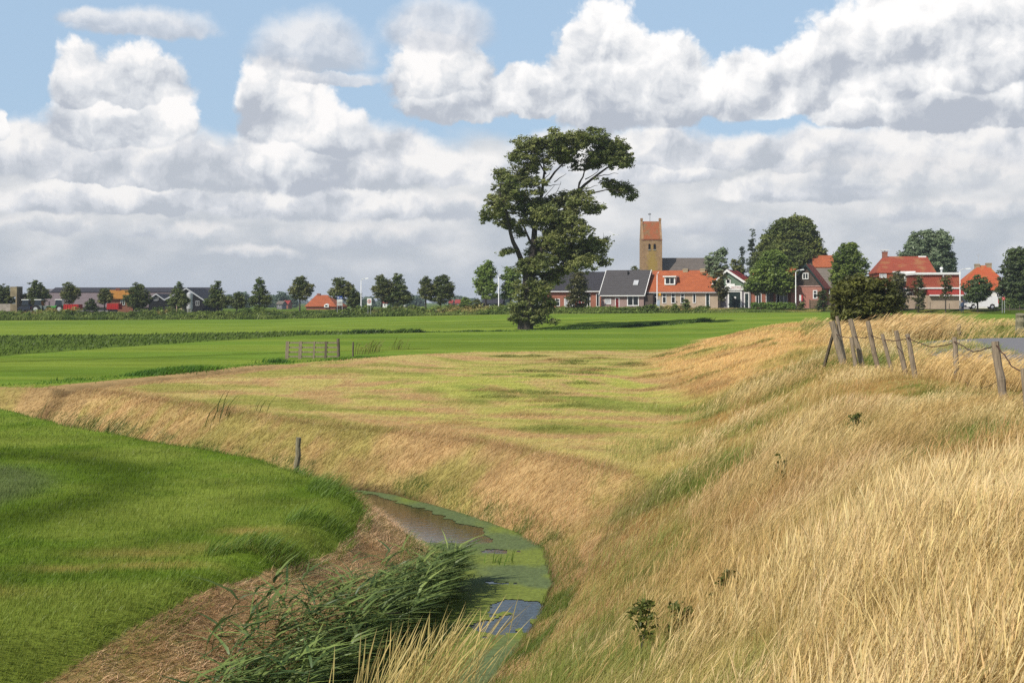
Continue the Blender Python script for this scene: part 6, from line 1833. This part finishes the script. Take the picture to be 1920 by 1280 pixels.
def farm_machines():
    def tractor(lab, px, Y, paint, flip):
        x = (px - 960) / F * Y
        r = thing('tractor', lab, 'tractor', (x, Y, ground_z(x, Y)), math.radians(180 if flip else 0), 'tractors in the farm yard')
        MB().box(.1, -.35, .7, 1.7, .35, 1.35).build('bonnet', paint, r, bevel=.05)
        MB().box(-1.5, -.65, .8, .08, .65, 1.45).build('body', paint, r, bevel=.04)
        c = MB().hull([(-1.35, -.6, 1.452), (.0, -.6, 1.452), (.0, .6, 1.452), (-1.35, .6, 1.452)], [(-1.2, -.52, 2.45), (-.12, -.52, 2.45), (-.12, .52, 2.45), (-1.2, .52, 2.45)]).build('cab', GLASS, r)
        MB().box(-1.35, -.65, 2.452, .0, .65, 2.6).build('roof', WHITE, c)
        for xx, rr in ((-.95, .78), (1.25, .5)):
            for s in (-1, 1):
                w_ = MB().tube([(xx, s * .62, rr), (xx, s * .98, rr)], rr, 20).build('wheel', BLACK, r)
                MB().tube([(xx, s * .981, rr), (xx, s * 1.0, rr)], rr * .5, 14).build('rim', STEEL, w_)
        MB().tube([(1.2, .3, 1.35), (1.2, .3, 2.2)], .05, 6).build('exhaust', BLACK, r)
    tractor('grey green tractor right of the domed farm tree', 80, 236, plain('grey_green_paint', (.16, .2, .18), .4, .1, 2), False)
    tractor('bright green tractor left of the red trailer', 105, 236, plain('tractor_green', (.06, .30, .05), .4, .1, 2), True)
    tractor('red tractor in the shade below the domed farm tree', 56, 238, REDPAINT, False)
    def trailer(lab, p0, p1, top, Y, open_):
        x0, x1 = (p0 - 960) / F * Y, (p1 - 960) / F * Y
        z0 = ground_z(x0, Y); H = CZ - (top - HZ) / F * Y - z0; w = x1 - x0
        r = thing('farm_trailer', lab, 'trailer', (x0, Y, z0), 0, 'red farm trailers by the barn')
        m = MB().box(0, 0, .7, w, .08, H).box(0, 2.2, .7, w, 2.28, H).box(0, .082, .7, .08, 2.198, H).box(w - .08, .082, .7, w, 2.198, H).box(.081, .081, .7, w - .081, 2.199, .8)
        m.build('bed', REDPAINT, r)
        m = MB()
        for i in range(6): m.box(w * (i + .5) / 6 - .05, -.06, .7, w * (i + .5) / 6 + .05, -.001, H - .05)
        m.build('rib', REDPAINT, r)
        for xx in (w * .3, w * .7): MB().tube([(xx, .05, .42), (xx, .35, .42)], .42, 16).build('wheel', BLACK, r)
        MB().box(-.9, 1.0, .55, -.002, 1.2, .7).build('drawbar', BLACK, r)
    trailer('red farm trailer beneath the slim stemmed tree', 119, 147, 570.5, 233, True)
    trailer('red farm trailer beneath the small tree by the ochre farmhouse', 200, 222, 569, 233, True)
    Y = 236; x = (33 - 960) / F * Y
    r = thing('parked_car', 'dark blue car parked right of the concrete end slab', 'car', (x, Y, ground_z(x, Y) + .4), 0)
    MB().prism([(0, .3), (-.02, .65), (.25, .84), (.95, .92), (1.2, 1.38), (1.9, 1.40), (2.15, .98), (2.3, .9), (2.3, .3)], 0, 1.7, 'y').build('body', plain('blue_car_paint', (.02, .025, .045), .25, .1, 2, spec=.6), r, bevel=.03)
    MB().prism([(1.0, .95), (1.24, 1.32), (1.85, 1.34), (2.05, .98)], -.012, -.002, 'y').build('window', GLASS, r)
    for xx in (.5, 1.8): MB().tube([(xx, -.01, .3), (xx, .2, .3)], .3, 16).build('wheel', BLACK, r)


farm_machines()


def rough_post(mb, foot, head, r, seed=0, sides=9):
    foot, head = np.array(foot, float), np.array(head, float)
    t = np.linspace(0, 1, 7)
    P = foot + (head - foot) * t[:, None]
    P[1:-1] += rng.normal(0, r * .10, (5, 3)) * np.array([1, 1, 0])
    rad = r * (1.05 - .18 * t) * rng.uniform(.93, 1.07, 7)
    mb.tube(P, rad, sides)
    return P


def wire_fence():
    spec = [  # foot px, py, head px, py, depth, radius
        (1936, 830, 1921, 690, 19.0, .065), (1887, 768, 1866, 640, 21.2, .062), (1798, 728, 1789, 632, 26.5, .050), (1722, 724, 1701, 626, 28.2, .052), (1704, 720, 1680, 620, 29.6, .055),
        (1680, 716, 1654, 626, 30.5, .042), (1652, 712, 1627, 602, 32.0, .055), (1624, 704, 1594, 598, 33.5, .062), (1608, 704, 1596, 632, 33.2, .050), (1584, 688, 1560, 602, 35.5, .085)]
    f = spec[1]; p0 = at(f[0], f[1], f[4])
    root = thing('wire_fence', 'weathered leaning wooden posts with rusty wire along the dike top', 'fence', (p0.x, p0.y, ground_z(p0.x, p0.y)))
    o = Vector(root.location)
    heads = []
    for (fx, fy, hx, hy, Y, r) in spec:
        b = at(fx, fy, Y); a = at(hx, hy, Y + rng.uniform(-.15, .15))
        b.z = min(b.z, ground_z(b.x, b.y)) - .12
        r *= 1.15
        m = MB(); rough_post(m, b - o, a - o, r)
        if r > .09:
            rough_post(m, b - o + Vector((.05, .05, 0)), a - o + Vector((.16, .1, .14)), r * .6)
        m.build('post', WOOD, root, False)
        heads.append((a, b, r))
    def onpost(i, py):
        a, b, r = heads[i]
        s = (py - spec[i][3]) / (spec[i][1] - spec[i][3])
        return a.lerp(b, s) + Vector((-.01, -r - .006, 0))
    run = [(0, 700), (1, 646), (2, 640), (3, 632), (6, 626), (7, 628), (9, 624)]
    sags = [.10, .17, .14, .10, .05, .06]
    m = MB()
    for (i, pi), (j, pj), sg in zip(run[:-1], run[1:], sags):
        a, b = onpost(i, pi) - o, onpost(j, pj) - o
        pts = []
        for t in np.linspace(0, 1, 13):
            p = a.lerp(b, t); v = 1 - abs(2 * t - 1) if i in (0, 1) else 4 * t * (1 - t)
            pts.append((p.x + rng.normal(0, .008), p.y + rng.normal(0, .008), p.z - sg * v + rng.normal(0, .006)))
        m.tube(pts, .011, 5)
    m.build('wire', WIRE, root)
    # broken lower strand and a loose strut
    m = MB()
    a, b = onpost(1, 700) - o, onpost(2, 690) - o
    m.tube([tuple(a.lerp(b, t) + Vector((0, 0, -.25 * 4 * t * (1 - t)))) for t in np.linspace(0, 1, 9)], .006, 4); m.build('wire', WIRE, root)
    a, b = at(1544, 668, 36.5), at(1562, 626, 36.0)
    b2 = a.copy(); b2.z = ground_z(a.x, a.y) - .05
    m = MB(); m.tube([tuple(b2 - o), tuple(b - o)], .05, 6); m.build('strut', WOODD, root)


wire_fence()


def gate():
    Y = 76.5
    lx, rx = (538 - 960) / F * Y, (634.5 - 960) / F * Y
    zl, zr = ground_z(lx, Y), ground_z(rx, Y)
    root = thing('field_gate', 'old grey wooden field gate with four rails standing in the meadow', 'gate', (lx, Y, zl))
    k = Y / F
    zt = CZ - (641.5 - HZ) / F * Y - zl; W_ = rx - lx
    zb0 = CZ - (670 - HZ) / F * Y - zl
    for i, s in enumerate((.06, .36, .66, .97)):
        z = zb0 + (zt - zb0) * s
        m = MB(); m.box(0, -.02 + i * .001, z - .045, W_, .02, z + .045)
        m.build('rail', WOOD, root)
    for px, w, mt in ((538.5, .10, WOOD), (563, .10, WOOD), (589, .05, WOOD), (611, .07, WOODD)):
        x = (px - 960) * k - lx
        m = MB(); m.add([(x - w - .03, -.06, -.15), (x + w - .03, -.06, -.15), (x + w - .03, -.021, -.15), (x - w - .03, -.021, -.15), (x - w + .03, -.06, zt + .06), (x + w + .03, -.06, zt + .06), (x + w + .03, -.021, zt + .06), (x - w + .03, -.021, zt + .06)],
                       [(0, 3, 2, 1), (4, 5, 6, 7), (0, 1, 5, 4), (1, 2, 6, 5), (2, 3, 7, 6), (3, 0, 4, 7)])
        m.build('upright', mt, root)
    m = MB(); rough_post(m, (W_ + .02, 0, -.3), (W_ - .02, 0, zt + .22), .10); m.build('gate_post', WOODD, root)
    # posts standing alone
    def post(name, lab, foot, head, Y, r, mat):
        b, a = at(*foot, Y), at(*head, Y)
        b.z = min(b.z, ground_z(b.x, b.y)) - .15
        t = thing(name, lab, 'post', (b.x, b.y, b.z))
        m = MB(); P = rough_post(m, (0, 0, 0), a - b, r); m.build('shaft', mat, t)
        return t, a - b
    post('fence_post', 'thin dark post just right of the field gate', (662, 663), (662, 641), 79.5, .06, WOODD)
    t, v = post('fence_post', 'short mossy knobbly post on the bank where the ditch bends', (553, 886), (560, 820), 28.6, .065, WOODM)
    m = MB(); rough_post(m, v * .38 + Vector((.05, 0, 0)), v * .30 + Vector((.15, 0, .02)), .045); m.build('stub', WOODM, t)
    post('fence_post', 'dark upright post beyond the paved road, right of the bush', (1764, 622), (1763, 599), 62, .11, WOODD)
    post('fence_post', 'short grey post beyond the paved road, right of the dark upright one', (1798, 624), (1798, 607), 62, .11, WOOD)
    post('tree_stump', 'broad squat wooden stump at the right edge of the picture', (1914, 616), (1913, 589), 66, .26, WOODM)
    for px, top, lab in ((1744, 566, 'thin dark stake left of the bare stemmed street tree'), (1780, 569, 'thin dark stake right of the bare stemmed street tree'), (1893, 571, 'thin dark stake on the verge right of the red sign'), (1912, 572, 'thin dark stake on the verge at the right edge')):
        Yp = y_road(px) - 4
        post('stake', lab, (px, 584), (px, top), Yp, .05, WOODD)
    # heap of bricks and dark bench by the hedge keep their plain look at this distance


gate()


def person():
    Y = 179.5
    px = 1804.5
    x = (px - 960) / F * Y; z0 = ground_z(x, Y)
    me = bpy.data.meshes.new('person'); bm = bmesh.new(); sk = bm.verts.layers.skin.verify()
    P = [((0, 0, .92), .15), ((0, 0, 1.15), .14), ((0, 0, 1.38), .15), ((0, 0, 1.48), .06), ((0, -.02, 1.55), .065), ((0, -.02, 1.64), .10), ((0, -.01, 1.74), .075),
         ((.09, 0, .86), .10), ((.10, -.03, .48), .07), ((.10, 0, .09), .05), ((.10, -.14, .04), .04), ((-.09, 0, .86), .10), ((-.12, .06, .48), .07), ((-.13, .12, .09), .05), ((-.13, -.02, .04), .04),
         ((.19, 0, 1.38), .065), ((.25, -.02, 1.12), .05), ((.22, -.14, .90), .04), ((.21, -.18, .82), .035), ((-.19, 0, 1.38), .065), ((-.25, .02, 1.12), .05), ((-.25, -.06, .88), .04), ((-.25, -.08, .80), .035)]
    vs = []
    for p, r in P:
        v = bm.verts.new(p); v[sk].radius = (r, r); vs.append(v)
    for a, b in ((0, 1), (1, 2), (2, 3), (3, 4), (4, 5), (5, 6), (0, 7), (7, 8), (8, 9), (9, 10), (0, 11), (11, 12), (12, 13), (13, 14), (2, 15), (15, 16), (16, 17), (17, 18), (2, 19), (19, 20), (20, 21), (21, 22)):
        bm.edges.new((vs[a], vs[b]))
    vs[0][sk].use_root = True
    bm.to_mesh(me); bm.free()
    o = bpy.data.objects.new('person', me); SC.collection.objects.link(o)
    o.modifiers.new('skin', 'SKIN'); s = o.modifiers.new('smooth', 'SUBSURF'); s.levels = s.render_levels = 1
    m, nt, N, L, b = nodemat('person_clothes_and_skin')
    tc = N.new('ShaderNodeTexCoord'); sp = N.new('ShaderNodeSeparateXYZ'); L.new(tc.outputs['Object'], sp.inputs[0])
    cr = N.new('ShaderNodeValToRGB'); cr.color_ramp.interpolation = 'CONSTANT'
    e = cr.color_ramp.elements; e[0].position = 0; e[0].color = (.02, .02, .02, 1); e[1].position = .055; e[1].color = (.025, .035, .07, 1)
    for pos, col in ((.52, (.06, .09, .16, 1)), (.835, (.42, .24, .18, 1))):
        n_ = e.new(pos); n_.color = col
    mr = N.new('ShaderNodeMapRange'); mr.inputs[2].default_value = 1.8; L.new(sp.outputs['Z'], mr.inputs[0]); L.new(mr.outputs[0], cr.inputs[0]); L.new(cr.outputs[0], b.inputs['Base Color']); b.inputs['Roughness'].default_value = .85
    me.materials.append(m)
    o.location = (x, Y, z0); o.rotation_euler = (0, 0, math.radians(25))
    put_props(o, 'person in dark blue clothes standing beside the right hand street lamp', 'person')
    hair = MB().tube([(0, .02, 1.62), (0, .025, 1.70), (0, .01, 1.79), (0, .0, 1.825)], [.095, .115, .09, .03], 12).build('hair', plain('dark_hair', (.012, .01, .009), .6, .2, 8), o, True)


person()


def small_things():
    # gull over the village
    b = at(1150, 440, 120)
    me = MB()
    me.hull([(-.18, -.03, -.03), (.16, -.05, -.04), (.16, .05, -.04), (-.18, .03, -.03)], [(-.2, -.01, .01), (.18, -.03, .05), (.18, .03, .05), (-.2, .01, .01)])
    me.add([(-.05, 0, .03), (.08, 0, .03), (.0, -.55, .16), (-.08, -.5, .14), (-.05, 0, .05), (.08, 0, .05), (.0, -.55, .175), (-.08, -.5, .155)], [(0, 1, 2, 3), (7, 6, 5, 4), (0, 4, 5, 1), (1, 5, 6, 2), (2, 6, 7, 3), (3, 7, 4, 0)])
    me.add([(-.05, 0, .03), (.08, 0, .03), (.0, .55, .16), (-.08, .5, .14), (-.05, 0, .05), (.08, 0, .05), (.0, .55, .175), (-.08, .5, .155)], [(3, 2, 1, 0), (4, 5, 6, 7), (1, 5, 4, 0), (2, 6, 5, 1), (3, 7, 6, 2), (0, 4, 7, 3)])
    o = me.build('gull', WHITE); o.location = b; o.rotation_euler = (.35, .1, 1.1)
    put_props(o, 'white gull gliding in the sky right of the lone tree', 'bird')
    # dark thistles in the dry grass
    for (px, py, Yd, hh, lab) in [(1197, 1178, 10.6, .34, 'dark spiky weed low in the foreground dry grass'), (1462, 868, 17.5, .36, 'dark green thistle standing mid slope in the dry grass'),
                                  (1600, 822, 19.0, .28, 'small thistle higher up the slope toward the fence'), (1362, 1140, 10.8, .26, 'low leafy weed right of the dark spiky one'), (1268, 1150, 10.9, .2, 'smallest weed between two others in the foreground')]:
        X = (px - 960) / F * Yd; z0 = ground_z(X, Yd)
        r = thing('thistle', lab, 'weed', (X, Yd, z0), 0, 'dark weeds in the dry grass')
        zc = rng.uniform(.25, 1.35, 26) * hh + .12
        cen = np.column_stack([rng.normal(0, .05, 26) + .08 * zc, rng.normal(0, .05, 26), zc])
        co, q, c = leaf_cloud(cen, np.full(26, .05), 9, .030, np.tile(srgb(92, 100, 46), (26, 1)), .8, 1.8, .3)
        np_obj('leaves', co, q, None, c, tree_m, r)
        MB().tube([(0, 0, -.05), (.03, 0, hh * .7), (.10, 0, hh * 1.35 + .1)], [.008, .007, .004], 5).build('stem', bark_m, r)


small_things()


def hedges():
    for (p0, p1, top, Y, lab) in [(1858, 1925, 560, 199, 'tall dark garden hedge behind the white van'), ]:
        n = 420
        px = rng.uniform(p0, p1, n); y = Y + rng.uniform(-.5, .5, n); x = (px - 960) / F * y
        z0 = float(z_road(1890)); H = CZ - (top - HZ) / F * Y - z0
        cen = np.column_stack([x, y, z0 + H * rng.uniform(.05, .95, n)])
        co, q, c = leaf_cloud(cen, np.full(n, .35), 28, .16, spray_colours(cen, srgb(60, 76, 36), srgb(80, 96, 48)), .8, 1.3)
        o = np_obj('hedge', co, q, None, c, tree_m); put_props(o, lab, 'hedge')


hedges()


# ------------------------------------------------------------------ the air between here and the horizon
def haze():
    m = bpy.data.materials.new('haze'); m.use_nodes = True
    N, L = m.node_tree.nodes, m.node_tree.links
    N.remove(N['Principled BSDF'])
    v = N.new('ShaderNodeVolumePrincipled')
    v.inputs['Color'].default_value = (0.80, 0.87, 1.0, 1)
    v.inputs['Density'].default_value = 0.0002
    L.new(v.outputs[0], N['Material Output'].inputs['Volume'])
    o = MB().box(-4100, -4100, -2.6, 4100, 4100, 42).build('haze', m)
    put_props(o, 'thin bluish summer haze over the polder', 'haze', kind='stuff')


haze()
